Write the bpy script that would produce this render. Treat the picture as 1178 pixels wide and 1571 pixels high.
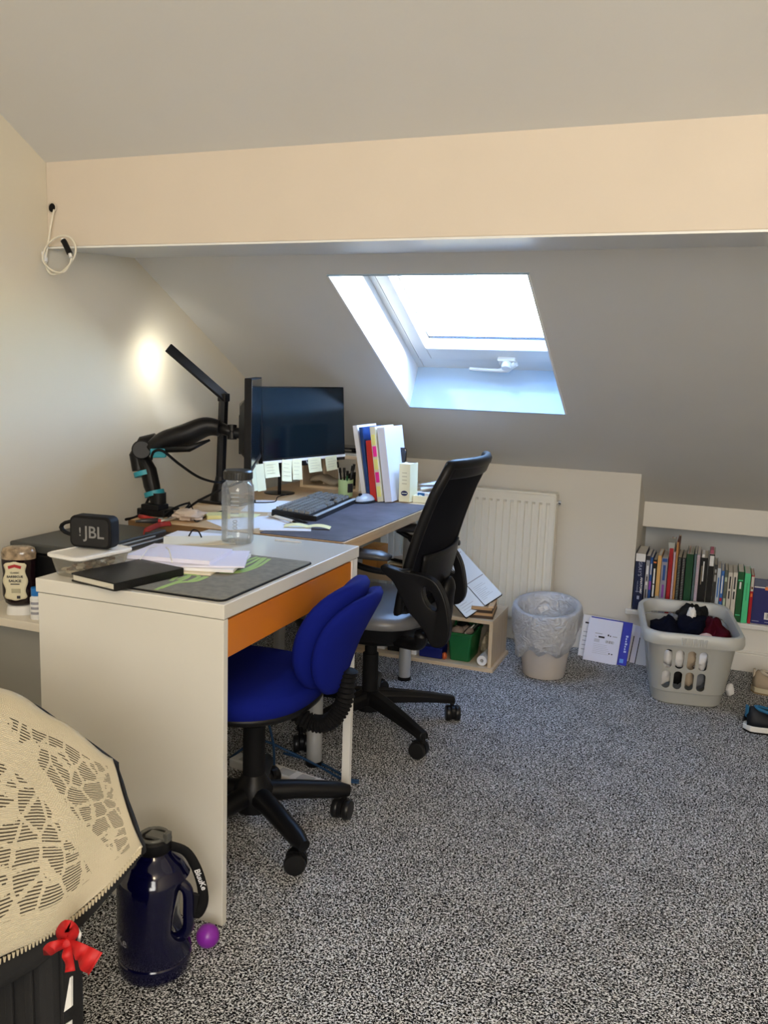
import bpy, bmesh, math, random
from mathutils import Matrix, Vector, noise
sc = bpy.context.scene
for o in list(bpy.data.objects): bpy.data.objects.remove(o)
COL = sc.collection
PI = math.pi
# ------------------------------------------------------------------ camera
F = 1341.186; PITCH = 0.157789; YAW = -0.365496; ROLL = -0.0336683
CAM = Vector((0, 0, 1.2477))
IW, IH = 1178.0, 1571.0
_cy, _sy, _cp, _sp = math.cos(YAW), math.sin(YAW), math.cos(PITCH), math.sin(PITCH)
FWD = Vector((_sy*_cp, _cy*_cp, -_sp)); _r = Vector((_cy, -_sy, 0)); _d = FWD.cross(_r)
RIGHT = math.cos(ROLL)*_r + math.sin(ROLL)*_d
DOWN = -math.sin(ROLL)*_r + math.cos(ROLL)*_d
cd = bpy.data.cameras.new('camera'); cam = bpy.data.objects.new('camera', cd); COL.objects.link(cam)
m = Matrix.Identity(4)
for i in range(3):
    m[i][0] = RIGHT[i]; m[i][1] = -DOWN[i]; m[i][2] = -FWD[i]; m[i][3] = CAM[i]
cam.matrix_world = m
cd.sensor_fit = 'VERTICAL'; cd.sensor_height = 36; cd.sensor_width = 27; cd.lens = F/IH*36; cd.clip_start = .02
sc.camera = cam
# ------------------------------------------------------------------ light, sky, exposure
sc.view_settings.view_transform = 'Standard'; sc.view_settings.look = 'None'
sc.view_settings.gamma = 1; sc.view_settings.use_curve_mapping = False
sc.view_settings.exposure = 0.26
sc.cycles.max_bounces = 8; sc.cycles.diffuse_bounces = 5; sc.cycles.use_denoising = True
sc.cycles.sample_clamp_indirect = 6
w = bpy.data.worlds.new('sky'); sc.world = w; w.use_nodes = True
nt = w.node_tree; nt.nodes.clear()
sky = nt.nodes.new('ShaderNodeTexSky'); sky.sky_type = 'NISHITA'; sky.sun_disc = False
sky.sun_elevation = math.radians(17); sky.sun_rotation = math.radians(90); sky.air_density = 1.0; sky.dust_density = .8; sky.ozone_density = 2
bg = nt.nodes.new('ShaderNodeBackground'); bg.inputs[1].default_value = 6.2
ow = nt.nodes.new('ShaderNodeOutputWorld')
nt.links.new(sky.outputs[0], bg.inputs[0]); nt.links.new(bg.outputs[0], ow.inputs[0])
def light(name, kind, loc, energy, color=(1, 1, 1), **k):
    ld = bpy.data.lights.new(name, kind); ld.energy = energy; ld.color = color
    for a, b in k.items(): setattr(ld, a, b)
    o = bpy.data.objects.new(name, ld); COL.objects.link(o); o.location = loc; return o
def aim(o, d): o.rotation_euler = Vector(d).to_track_quat('-Z', 'Y').to_euler()
sun = light('sun', 'SUN', (2, 3, 4), 9.0, (1, .96, .88), angle=math.radians(.6)); aim(sun, (-.945, -.12, -.20))
room_lamp = light('room_ceiling_lamp', 'POINT', (0.35, -0.5, 2.1), 36, (1.0, .76, .50), shadow_soft_size=.16)
behind = light('rear_fill_light', 'AREA', (0.6, -1.5, 1.5), 46, (1.0, .98, .94), shape='RECTANGLE', size=1.3, size_y=1.1); aim(behind, (-.25, 1, -.12))  # added fill from behind the camera, no real window there

# ------------------------------------------------------------------ helpers
def ray(px, py): return (px-IW/2)/F*RIGHT + (py-IH/2)/F*DOWN + FWD
def at(px, py, x=None, y=None, z=None, d=None):
    r = ray(px, py)
    if d is not None: return CAM + d*r
    i, v = (0, x) if x is not None else ((1, y) if y is not None else (2, z))
    return CAM + r*((v-CAM[i])/r[i])
MATS = {}
def nmat(name):
    m = bpy.data.materials.new(name); m.use_nodes = True
    return m, m.node_tree, m.node_tree.nodes['Principled BSDF']
def mat(name, col, rough=.6, metal=0, bump=0, bscale=200, var=0, vscale=8, trans=0, alpha=1, sheen=0, coat=0, spec=None, emit=None, es=1):
    if name in MATS: return MATS[name]
    m, nt, b = nmat(name); b.inputs['Base Color'].default_value = (*col, 1)
    b.inputs['Roughness'].default_value = rough; b.inputs['Metallic'].default_value = metal
    b.inputs['Transmission Weight'].default_value = trans; b.inputs['Alpha'].default_value = alpha
    if sheen: b.inputs['Sheen Weight'].default_value = sheen
    if coat: b.inputs['Coat Weight'].default_value = coat
    if spec is not None: b.inputs['Specular IOR Level'].default_value = spec
    if emit: b.inputs['Emission Color'].default_value = (*emit, 1); b.inputs['Emission Strength'].default_value = es
    tc = nt.nodes.new('ShaderNodeTexCoord')
    if bump:
        n = nt.nodes.new('ShaderNodeTexNoise'); n.inputs['Scale'].default_value = bscale; n.inputs['Detail'].default_value = 3
        bp = nt.nodes.new('ShaderNodeBump'); bp.inputs['Strength'].default_value = bump; bp.inputs['Distance'].default_value = .002
        nt.links.new(tc.outputs['Object'], n.inputs['Vector']); nt.links.new(n.outputs[0], bp.inputs['Height']); nt.links.new(bp.outputs[0], b.inputs['Normal'])
    if var:
        n = nt.nodes.new('ShaderNodeTexNoise'); n.inputs['Scale'].default_value = vscale; n.inputs['Detail'].default_value = 4
        r = nt.nodes.new('ShaderNodeValToRGB')
        r.color_ramp.elements[0].position = .3; r.color_ramp.elements[1].position = .7
        r.color_ramp.elements[0].color = tuple(c*(1-var) for c in col)+(1,); r.color_ramp.elements[1].color = tuple(min(1, c*(1+var)) for c in col)+(1,)
        nt.links.new(tc.outputs['Object'], n.inputs['Vector']); nt.links.new(n.outputs[0], r.inputs[0]); nt.links.new(r.outputs[0], b.inputs['Base Color'])
    MATS[name] = m; return m
def glassy(name, tint, gloss=.08, rough=.05, dens=.0, dcol=(1, 1, 1), crinkle=0):
    """thin clear sheet: transparent mixed with a little gloss and diffuse"""
    if name in MATS: return MATS[name]
    m = bpy.data.materials.new(name); m.use_nodes = True; nt = m.node_tree; nt.nodes.clear()
    t = nt.nodes.new('ShaderNodeBsdfTransparent'); t.inputs[0].default_value = (*tint, 1)
    g = nt.nodes.new('ShaderNodeBsdfGlossy'); g.inputs['Roughness'].default_value = rough
    d = nt.nodes.new('ShaderNodeBsdfDiffuse'); d.inputs[0].default_value = (*dcol, 1)
    tl = nt.nodes.new('ShaderNodeBsdfTranslucent'); tl.inputs[0].default_value = (*dcol, 1)
    fr = nt.nodes.new('ShaderNodeLayerWeight'); fr.inputs[0].default_value = .35
    mm = nt.nodes.new('ShaderNodeMath'); mm.operation = 'MULTIPLY_ADD'; mm.inputs[1].default_value = .5 if gloss > .03 and dens < .3 else .12; mm.inputs[2].default_value = gloss
    a0 = nt.nodes.new('ShaderNodeMixShader'); a0.inputs[0].default_value = .5
    a = nt.nodes.new('ShaderNodeMixShader'); a.inputs[0].default_value = dens; b = nt.nodes.new('ShaderNodeMixShader')
    o = nt.nodes.new('ShaderNodeOutputMaterial'); L = nt.links.new
    L(d.outputs[0], a0.inputs[1]); L(tl.outputs[0], a0.inputs[2])
    L(t.outputs[0], a.inputs[1]); L(a0.outputs[0], a.inputs[2]); L(fr.outputs['Fresnel'], mm.inputs[0]); L(mm.outputs[0], b.inputs[0])
    L(a.outputs[0], b.inputs[1]); L(g.outputs[0], b.inputs[2]); L(b.outputs[0], o.inputs[0])
    if crinkle:
        tc = nt.nodes.new('ShaderNodeTexCoord'); nz = nt.nodes.new('ShaderNodeTexNoise'); nz.inputs['Scale'].default_value = crinkle; nz.inputs['Detail'].default_value = 5; nz.inputs['Distortion'].default_value = 1.5
        bp = nt.nodes.new('ShaderNodeBump'); bp.inputs['Strength'].default_value = 1; bp.inputs['Distance'].default_value = .02
        L(tc.outputs['Object'], nz.inputs['Vector']); L(nz.outputs[0], bp.inputs['Height'])
        for q in (g, d, tl, fr): L(bp.outputs[0], q.inputs['Normal'])
    MATS[name] = m; return m
def wood(name, a, b, scale=6, rough=.45, axis='Y'):
    if name in MATS: return MATS[name]
    m, nt, bs = nmat(name); bs.inputs['Roughness'].default_value = rough
    tc = nt.nodes.new('ShaderNodeTexCoord'); mp = nt.nodes.new('ShaderNodeMapping')
    mp.inputs['Scale'].default_value = (12, 1, 12) if axis == 'Y' else ((1, 12, 12) if axis == 'X' else (12, 12, 1))
    n = nt.nodes.new('ShaderNodeTexNoise'); n.inputs['Scale'].default_value = scale; n.inputs['Detail'].default_value = 6; n.inputs['Distortion'].default_value = .6
    r = nt.nodes.new('ShaderNodeValToRGB'); r.color_ramp.elements[0].position = .3; r.color_ramp.elements[1].position = .75
    r.color_ramp.elements[0].color = (*a, 1); r.color_ramp.elements[1].color = (*b, 1)
    L = nt.links.new; L(tc.outputs['Object'], mp.inputs[0]); L(mp.outputs[0], n.inputs['Vector']); L(n.outputs[0], r.inputs[0]); L(r.outputs[0], bs.inputs['Base Color'])
    MATS[name] = m; return m

class B:
    def __init__(s): s.b = bmesh.new()
    def box(s, c, d, M=None):
        c = Vector(c); v = []
        for x in (-.5, .5):
            for y in (-.5, .5):
                for z in (-.5, .5):
                    p = c+Vector((x*d[0], y*d[1], z*d[2])); v.append(s.b.verts.new(M @ p if M else p))
        for f in ((0, 1, 3, 2), (4, 6, 7, 5), (0, 4, 5, 1), (2, 3, 7, 6), (0, 2, 6, 4), (1, 5, 7, 3)): s.b.faces.new([v[i] for i in f])
        return s
    def bb(s, lo, hi, M=None): return s.box([(a+b)/2 for a, b in zip(lo, hi)], [b-a for a, b in zip(lo, hi)], M)
    def loft(s, rings, cap=True, closed=True):
        R = [[s.b.verts.new(p) for p in r] for r in rings]; n = len(R[0])
        for a, b in zip(R, R[1:]):
            for i in range(n if closed else n-1): s.b.faces.new((a[i], a[(i+1) % n], b[(i+1) % n], b[i]))
        if cap and closed:
            s.b.faces.new(R[0][::-1]); s.b.faces.new(R[-1])
        return s
    def cyl(s, p, q, r, r2=None, n=20, cap=True):
        p, q = Vector(p), Vector(q); r2 = r if r2 is None else r2; a = (q-p).normalized()
        u = a.orthogonal().normalized(); v = a.cross(u)
        return s.loft([[c+(u*math.cos(t)+v*math.sin(t))*rr for t in [2*PI*i/n for i in range(n)]] for c, rr in ((p, r), (q, r2))], cap)
    def tube(s, pts, r, n=8, closed=False, flat=1.0, up=None):
        pts = [Vector(p) for p in pts]; k = len(pts); rs = r if isinstance(r, (list, tuple)) else [r]*k
        rings = []; u = None
        for i, p in enumerate(pts):
            t = ((pts[(i+1) % k] if closed or i < k-1 else p)-(pts[i-1] if closed or i else p)).normalized()
            if u is None: u = (Vector(up)-t*t.dot(Vector(up))).normalized() if up else t.orthogonal().normalized()
            else: u = (u-t*t.dot(u)).normalized()
            v = t.cross(u); rings.append([p+(u*math.cos(a)*flat+v*math.sin(a))*rs[i] for a in [2*PI*j/n for j in range(n)]])
        if closed: rings.append(rings[0]); return s.loft(rings, False)
        return s.loft(rings)
    def lathe(s, prof, n=32, M=None, cap=True):
        rings = []
        for r, z in prof:
            ring = [Vector((max(r, 1e-4)*math.cos(2*PI*i/n), max(r, 1e-4)*math.sin(2*PI*i/n), z)) for i in range(n)]
            rings.append([M @ p for p in ring] if M else ring)
        return s.loft(rings, cap)
    def prism(s, poly, z0, z1, M=None):
        r = [[Vector((x, y, z)) for x, y in poly] for z in (z0, z1)]
        if M: r = [[M @ p for p in q] for q in r]
        return s.loft(r)
    def grid(s, fn, nu, nv):
        V = [[s.b.verts.new(fn(i/nu, j/nv)) for j in range(nv+1)] for i in range(nu+1)]
        for i in range(nu):
            for j in range(nv): s.b.faces.new((V[i][j], V[i+1][j], V[i+1][j+1], V[i][j+1]))
        return s
def rrect(w, h, r, n=5, cx=0, cy=0):
    p = []
    for k, (sx, sy) in enumerate(((1, 1), (-1, 1), (-1, -1), (1, -1))):
        for i in range(n+1):
            a = k*PI/2+i*PI/2/n; p.append((cx+sx*(w/2-r)+r*math.cos(a), cy+sy*(h/2-r)+r*math.sin(a)))
    return p
def smoothpts(pts, k=8, closed=False):
    pts = [Vector(p) for p in pts]; n = len(pts); out = []
    for i in range(n if closed else n-1):
        g = (lambda j: pts[j % n]) if closed else (lambda j: pts[max(0, min(n-1, j))])
        a, b, c, d = g(i-1), g(i), g(i+1), g(i+2)
        for j in range(k):
            t = j/k; out.append(.5*((2*b)+(c-a)*t+(2*a-5*b+4*c-d)*t*t+(3*b-a-3*c+d)*t**3))
    if not closed: out.append(pts[-1])
    return out
def frame(o, x, y):
    x = Vector(x).normalized(); y = Vector(y); y = (y-x*x.dot(y)).normalized(); z = x.cross(y)
    M = Matrix.Identity(4)
    for i in range(3): M[i][0] = x[i]; M[i][1] = y[i]; M[i][2] = z[i]; M[i][3] = o[i]
    return M
WM = {}
def wm(o): return WM.get(o.name, Matrix.Identity(4))
def obj(name, bm, m, parent=None, bev=0, smooth=False, world=False, sub=0, solid=0, seg=2, mods=None):
    me = bpy.data.meshes.new(name); b = bm.b
    bmesh.ops.recalc_face_normals(b, faces=b.faces); b.to_mesh(me); b.free()
    for x in (m if isinstance(m, (list, tuple)) else [m]): me.materials.append(x)
    if world and parent: me.transform(wm(parent).inverted())
    if smooth:
        me.shade_smooth()
        if smooth is not True: me.set_sharp_from_angle(angle=math.radians(smooth))
    o = bpy.data.objects.new(name, me); COL.objects.link(o)
    if parent: o.parent = parent; WM[o.name] = wm(parent)
    if solid: q = o.modifiers.new('solid', 'SOLIDIFY'); q.thickness = solid; q.offset = 0
    if bev: q = o.modifiers.new('bevel', 'BEVEL'); q.width = bev; q.segments = seg; q.limit_method = 'ANGLE'
    if sub: q = o.modifiers.new('sub', 'SUBSURF'); q.levels = sub; q.render_levels = sub
    return o
def tag(o, label=None, cat=None, group=None, kind=None):
    if label: o['label'] = label
    if cat: o['category'] = cat
    if group: o['group'] = group
    if kind: o['kind'] = kind
    return o
def thing(name, label, cat, loc=(0, 0, 0), rot=(0, 0, 0), group=None, M=None):
    o = bpy.data.objects.new(name, None); COL.objects.link(o); o.empty_display_size = .05
    if M is None:
        from mathutils import Euler
        M = Matrix.Translation(loc) @ Euler(rot).to_matrix().to_4x4()
    o.matrix_basis = M; WM[o.name] = M.copy(); return tag(o, label, cat, group)
def struct(name, bm, m, parent=None, label=None, **k):
    o = obj(name, bm, m, parent, **k)
    if not parent: o['kind'] = 'structure'
    if label: o['label'] = label
    return o
def text(s, size, M, m, parent, name='lettering', ex=.0002, align='CENTER', sx=1, bold=0):
    """raised lettering as a mesh, M places it in world space"""
    c = bpy.data.curves.new(name, 'FONT'); c.body = s; c.size = size; c.extrude = ex; c.align_x = align; c.align_y = 'CENTER'; c.offset = bold*size; c.resolution_u = 3
    t = bpy.data.objects.new('tmp', c); COL.objects.link(t)
    dg = bpy.context.evaluated_depsgraph_get(); me = bpy.data.meshes.new_from_object(t.evaluated_get(dg))
    bpy.data.objects.remove(t); bpy.data.curves.remove(c)
    me.materials.clear(); me.materials.append(m); me.name = name
    me.transform(Matrix.Diagonal((sx, 1, 1, 1)))
    me.transform((wm(parent).inverted() if parent else Matrix.Identity(4)) @ M)
    o = bpy.data.objects.new(name, me); COL.objects.link(o)
    if parent: o.parent = parent; WM[o.name] = wm(parent)
    return o
def baked(o):
    """apply the modifiers of o into its mesh"""
    dg = bpy.context.evaluated_depsgraph_get(); me = bpy.data.meshes.new_from_object(o.evaluated_get(dg))
    o.modifiers.clear(); o.data = me; return o
R = random.Random(7)

# ------------------------------------------------------------------ materials of the room
M_wall = mat('wall_paint', (.71, .66, .54), .75, bump=.12, bscale=140, var=.015, vscale=3)
M_slope = mat('ceiling_paint', (.675, .67, .645), .75, bump=.12, bscale=140, var=.015, vscale=3)
M_white = mat('white_gloss_paint', (.82, .80, .75), .38, bump=.05, bscale=60)
M_shade = mat('recess_shade', (.60, .63, .66), .7)  # dim bluish shade of the recess, put into its wall colour
def carpet():
    m, nt, b = nmat('speckled_carpet'); L = nt.links.new; b.inputs['Roughness'].default_value = 1; b.inputs['Specular IOR Level'].default_value = .05
    tc = nt.nodes.new('ShaderNodeTexCoord')
    v = nt.nodes.new('ShaderNodeTexNoise'); v.inputs["Scale"].default_value = 230; v.inputs['Detail'].default_value = 2; v.inputs['Roughness'].default_value = .6; v.inputs['Distortion'].default_value = .8
    n2 = nt.nodes.new('ShaderNodeTexNoise'); n2.inputs['Scale'].default_value = 9; n2.inputs['Detail'].default_value = 2
    ad = nt.nodes.new('ShaderNodeMath'); ad.operation = 'MULTIPLY_ADD'; ad.inputs[1].default_value = .05; 
    r = nt.nodes.new('ShaderNodeValToRGB'); e = r.color_ramp.elements
    e[0].position = .475; e[0].color = (.004, .004, .006, 1); e[1].position = .59; e[1].color = (.90, .92, .94, 1)
    k = e.new(.52); k.color = (.09, .09, .095, 1); k = e.new(.555); k.color = (.36, .36, .355, 1)
    bp = nt.nodes.new('ShaderNodeBump'); bp.inputs['Strength'].default_value = .9; bp.inputs['Distance'].default_value = .006
    L(tc.outputs['Object'], v.inputs['Vector']); L(tc.outputs['Object'], n2.inputs['Vector'])
    L(n2.outputs[0], ad.inputs[0]); L(v.outputs[0], ad.inputs[2]); L(ad.outputs[0], r.inputs[0])
    L(r.outputs[0], b.inputs['Base Color']); L(v.outputs[0], bp.inputs['Height']); L(bp.outputs[0], b.inputs['Normal'])
    return m
# ------------------------------------------------------------------ room shell
XL, XR, YB, YF, YK = -1.95, 1.75, 4.60, -1.7, 4.055
K = .53; ZK = .838
def zr(y): return ZK+K*(YK-y)
struct('floor', B().bb((XL-.1, YF-.1, -.1), (XR+.1, YB+.1, 0)), carpet(), label='grey speckled wall to wall carpet')
def side_wall(x0, x1):
    pts = [(YF, 0), (YB, 0), (YB, zr(YB)+.06), (1.2, zr(1.2)+.06), (YF, zr(1.2)+.06)]
    b = B(); b.loft([[Vector((x, y, z)) for y, z in pts] for x in (x0, x1)]); return b
struct('wall_left', side_wall(XL-.1, XL), M_wall, label='plain cream gable wall on the left')
struct('wall_right', side_wall(XR, XR+.1), M_wall)
struct('wall_rear', B().bb((XL, YF-.1, 0), (XR, YF, zr(1.2)+.05)), M_wall)
bk = B().bb((XL, YK, 0), (-.322, YK+.02, ZK+.002)); bk.bb((-.342, YK+.02, 0), (-.322, 4.37, .70))
# the panel end follows the roof
bk.b.free(); bk = B()
bk.bb((XL, YK, 0), (-.342, YK+.02, ZK+.004))
bk.loft([[Vector((x, YK, 0)), Vector((x, YB, 0)), Vector((x, YB, zr(YB)+.004)), Vector((x, YK, ZK+.004))] for x in (-.342, -.322)])
struct('wall_back', bk, mat('knee_paint', (.70, .67, .60), .7, bump=.1, bscale=140), label='low knee wall under the sloping ceiling')
# recess with book ledge on the right
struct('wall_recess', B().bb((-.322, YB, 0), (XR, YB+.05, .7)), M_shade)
lg = thing('book_ledge', None, None, (0, 0, 0)); lg['kind'] = 'structure'; lg['label'] = 'white boxed-in ledge carrying the row of books'
obj('ledge_board', B().bb((-.345, YK-.022, .193), (XR, YB, .216)), M_white, lg, bev=.004)
obj('ledge_front', B().bb((-.322, YK+.0, 0), (XR, YK+.02, .193)), M_white, lg)
fz = B(); fz.bb((-.322, 4.36, .555), (XR, 4.385, zr(4.36)+.003)); struct('trim_1', fz, M_white, bev=.002, label='white fascia board above the book recess')
struct('baseboard_back', B().bb((XL, YK-.016, 0), (-.322, YK, .095)), M_white, bev=.004)
b = B(); b.bb((-.322, YK-.018, 0), (XR, YK, .082)); b.bb((-.322, YK-.012, .082), (XR, YK, .092)); struct('baseboard_ledge', b, M_white, bev=.003)
struct('baseboard_left', B().bb((XL, YF, 0), (XL+.016, YK, .095)), M_white, bev=.004)
# sloped ceiling with the skylight opening, in roof coordinates (u = x, v = down the slope, n = outwards)
SV = Vector((0, 1, -K)).normalized(); NV = Vector((0, K, 1)).normalized(); O = Vector((0, YK, ZK))
def rf(u, v, n=0): return Vector((u, 0, 0))+O+SV*v+NV*n
U0, U1, V0, V1 = -1.260, -.588, -1.543, -.575
vt = -(YK-1.2)/SV.y; vb = (YB+.1-YK)/SV.y
b = B()
us = [XL-.1, U0, U1, XR+.1]; vs = [vt, V0, V1, vb]; TH = .26
for i in range(3):
    for j in range(3):
        if i == 1 and j == 1: continue
        b.loft([[rf(uu[i], vs[j], n), rf(uu[i+1], vs[j], n), rf(uu[i+1], vs[j+1], n), rf(uu[i], vs[j+1], n)] for n, uu in ((0, us), (TH, [us[0], us[1], us[2]+.085*TH/.19, us[3]]))])
bmesh.ops.remove_doubles(b.b, verts=b.b.verts, dist=1e-5)
struct('ceiling', b, M_slope, label='sloping plastered ceiling around the skylight')
struct('ceiling_flat', B().bb((XL-.1, YF-.1, zr(1.2)), (XR+.1, 1.2, zr(1.2)+.1)), M_slope)
# boxed purlin
b = B(); y0, y1, zb = 2.178, 2.588, 1.590
b.loft([[Vector((x, y0, zb)), Vector((x, y1, zb+.026)), Vector((x, y1, zr(y1)+.01)), Vector((x, y0, zr(y0)+.01))] for x in (XL, XR)])
struct('trim_2', b, mat('beam_paint', (.70, .62, .52), .7, bump=.1, bscale=90, var=.02, vscale=4), label='boxed ceiling beam running across the room', bev=.003)
b = B(); b.loft([[Vector((x, y0-.002, zb-.006)), Vector((x, y1-.003, zb+.020)), Vector((x, y1-.003, zb+.0255)), Vector((x, y0-.002, zb-.0005))] for x in (XL, XR)])
struct('trim_3', b, mat('soffit_white', (.84, .85, .83), .4), label='white painted underside board of the beam')
# ------------------------------------------------------------------ skylight
M_pvc = mat('window_white', (.66, .68, .68), .35); M_gask = mat('black_gasket', (.012, .012, .014), .5)
wn = thing('window_1', 'open-lined white skylight in the sloping ceiling', None, rf(-.92, -1.06)); wn['kind'] = 'structure'
def rbb(bm, u0, u1, v0, v1, n0, n1): return bm.loft([[rf(u0, v0, n), rf(u1, v0, n), rf(u1, v1, n), rf(u0, v1, n)] for n in (n0, n1)])
N0 = .19
b = B(); t = .006
rbb(b, U0-.001, U0+t, V0, V1, -.003, N0); b.loft([[rf(U1-t+k_, V0, n), rf(U1+k_, V0, n), rf(U1+k_, V1, n), rf(U1-t+k_, V1, n)] for n, k_ in ((-.003, 0), (N0, .085))])
obj('reveal_lining', b, mat('reveal_paint', (.84, .85, .86), .4), wn, world=True)
b = B(); 
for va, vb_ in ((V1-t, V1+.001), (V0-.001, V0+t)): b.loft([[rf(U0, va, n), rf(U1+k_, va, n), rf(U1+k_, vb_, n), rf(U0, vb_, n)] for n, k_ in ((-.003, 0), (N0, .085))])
obj('sill_lining', b, mat('sill_sky_tint', (.42, .56, .72), .16, coat=.4, bump=.08, bscale=6), wn, world=True)  # blue sky reflection is put into the base colour of this lining
def ring(u0, u1, v0, v1, w, n0, n1, wb=None):
    wb = w if wb is None else wb; b = B(); rbb(b, u0, u0+w, v0, v1, n0, n1); rbb(b, u1-w, u1, v0, v1, n0, n1); rbb(b, u0+w, u1-w, v0, v0+w, n0, n1); rbb(b, u0+w, u1-w, v1-wb, v1, n0, n1); return b
A0, A1, C0, C1 = U0-.01, U1+.095, V0-.01, V1+.01
obj('outer_frame', ring(A0, A1, C0, C1, .045, N0, N0+.09, .10), M_pvc, wn, world=True, bev=.003)
obj('gasket', ring(A0+.043, A1-.043, C0+.043, C1-.098, .009, N0-.002, N0+.04), M_gask, wn, world=True)
obj('sash', ring(A0+.05, A1-.05, C0+.05, C1-.108, .055, N0-.012, N0+.07, .088), M_pvc, wn, world=True, bev=.004)
obj('glazing_bead', ring(A0+.103, A1-.103, C0+.103, C1-.194, .005, N0+.038, N0+.047), M_gask, wn, world=True)
obj('glass', rbb(B(), A0+.11, A1-.11, C0+.11, C1-.20, N0+.036, N0+.042), glassy('pane_glass', (.97, .985, 1), .02, .0), wn, world=True)
# lever handle near the lower sash rail
h = obj('handle_plate', rbb(B(), -.875, -.80, C1-.145, C1-.10, N0-.03, N0-.008), M_pvc, wn, world=True, bev=.006)
hb = B(); p0 = rf(-.838, C1-.10, N0-.035)
hb.tube([rf(-.80, C1-.125, N0-.03), rf(-.838, C1-.10, N0-.045), rf(-.88, C1-.088, N0-.045), rf(-1.0, C1-.088, N0-.04)], [.013, .014, .008, .007], 10); obj('lever', hb, M_pvc, h, world=True, smooth=60)
obj('latch', B().cyl(rf(-.838, C1-.125, N0-.03), rf(-.838, C1-.125, N0-.055), .02), M_pvc, h, world=True, bev=.003, smooth=40)
# ------------------------------------------------------------------ object materials
W_desk = mat('white_laminate', (.72, .70, .63), .22, coat=.3)
W_edge = mat('white_edge', (.86, .85, .81), .3)
ORANGE = mat('orange_lacquer', (.62, .19, .012), .28, coat=.3)
MAPLE = wood('maple_laminate', (.56, .36, .18), (.68, .48, .27), rough=.4)
MAPLEX = wood('maple_laminate_x', (.56, .43, .28), (.70, .57, .40), rough=.45, axis='X')
MAPLEZ = wood('maple_laminate_z', (.56, .43, .28), (.70, .57, .40), rough=.45, axis='Z')
SHADEDEDGE = wood('shaded_edge', (.16, .085, .035), (.24, .14, .06), axis='X')  # shade on the desk's near edge, put into a darker brown
STEEL = mat('brushed_steel', (.62, .62, .60), .28, .9)
SILVER = mat('silver_paint', (.55, .55, .54), .35, .5)
CHROME = mat('chrome', (.85, .85, .86), .08, 1)
BLK = mat('black_plastic', (.0045, .0045, .0055), .42, spec=.28)
BLKM = mat('matte_black', (.004, .004, .005), .7, spec=.25)
BLKG = mat('gloss_black', (.008, .008, .01), .12)
MESHB = mat('black_mesh', (.0035, .004, .008), .85, spec=.15, bump=.8, bscale=700)
LEATH = mat('grey_leatherette', (.14, .14, .145), .34, bump=.15, bscale=300)
BLUE = mat('royal_blue_fabric', (.0015, .008, .18), .9, bump=.5, bscale=900, spec=.2)
PAPER = mat('paper', (.82, .82, .84), .8)
LILAC = mat('lilac_paper', (.74, .74, .88), .8)
CREAM = mat('cream_card', (.78, .70, .52), .8)
YEL = mat('sticky_yellow', (.85, .80, .42), .8)
INK = mat('ink', (.02, .02, .03), .7); GREYINK = mat('grey_ink', (.35, .35, .38), .8)
WPL = mat('white_plastic', (.82, .82, .80), .35)
RED = mat('red_plastic', (.45, .02, .02), .4)
NAVY = mat('navy_cover', (.010, .014, .075), .35, coat=.2)
TEAL = mat('teal_clip', (.02, .28, .36), .45)
SCREEN = mat('dark_screen', (.0015, .006, .010), .15, spec=.30)
# ------------------------------------------------------------------ white desk in front
X0, X1, Y0, Y1, H = -1.460, -.953, 1.561, 2.300, .75
dk = thing('white_desk', 'white laminate desk with an orange drawer, nearest the camera', 'desk', (-1.2, 1.93, 0))
obj('desktop', B().bb((X0, Y0, H-.033), (X1, Y1, H)), W_desk, dk, world=True, bev=.002)
obj('side_panel', B().bb((X0+.004, Y0+.003, 0), (X1-.003, Y0+.022, H-.035)), W_desk, dk, world=True, bev=.0015)
obj('leg', B().bb((X1-.028, Y1-.022, 0), (X1-.003, Y1-.003, H-.035)), W_edge, dk, world=True, bev=.0015)
obj('leg', B().bb((X0+.003, Y1-.022, 0), (X0+.045, Y1-.003, H-.035)), W_desk, dk, world=True, bev=.0015)
obj('back_panel', B().bb((X0+.02, Y0+.022, .40), (X0+.034, Y1-.022, H-.035)), W_desk, dk, world=True)
obj('rail', B().bb((X1-.03, Y1-.04, H-.125), (X1-.003, Y1-.022, H-.035)), W_edge, dk, world=True)
dr = obj('drawer', B().bb((X1-.021, Y0+.026, H-.125), (X1-.006, Y1-.042, H-.040)), ORANGE, dk, world=True, bev=.002); dr['label'] = 'orange drawer front'
obj('drawer_box', B().bb((X0+.05, Y0+.03, H-.115), (X1-.022, Y1-.05, H-.105)), mat('drawer_bottom', (.5, .47, .4), .6), dr, world=True)
# ------------------------------------------------------------------ rear desk of maple laminate on steel legs
D0, D1, E0, E1 = -1.775, -1.010, 2.318, 3.60
fd = thing('maple_desk', 'light wood desk on silver tube legs, behind the white desk', 'desk', (-1.4, 2.9, 0))
obj('desktop', B().bb((D0, E0, H-.032), (D1, E1, H)), MAPLE, fd, world=True, bev=.002)
b = B().bb((D0, E0-.002, H-.031), (D1, E0, H-.001)); obj('shaded_edge_band', b, SHADEDEDGE, fd, world=True)
for x, y in ((-1.13, 2.40), (-1.138, 3.272), (-1.72, 3.272), (-1.72, 2.44)):
    l = obj('leg', B().cyl((x, y, .012), (x, y, H-.033), .025, n=24), SILVER, fd, world=True, smooth=40)
    obj('foot', B().cyl((x, y, 0), (x, y, .014), .028, n=24), BLK, l, world=True, smooth=40)
    obj('mounting_plate', B().cyl((x, y, H-.040), (x, y, H-.032), .05, n=24), SILVER, l, world=True, smooth=40)
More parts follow.
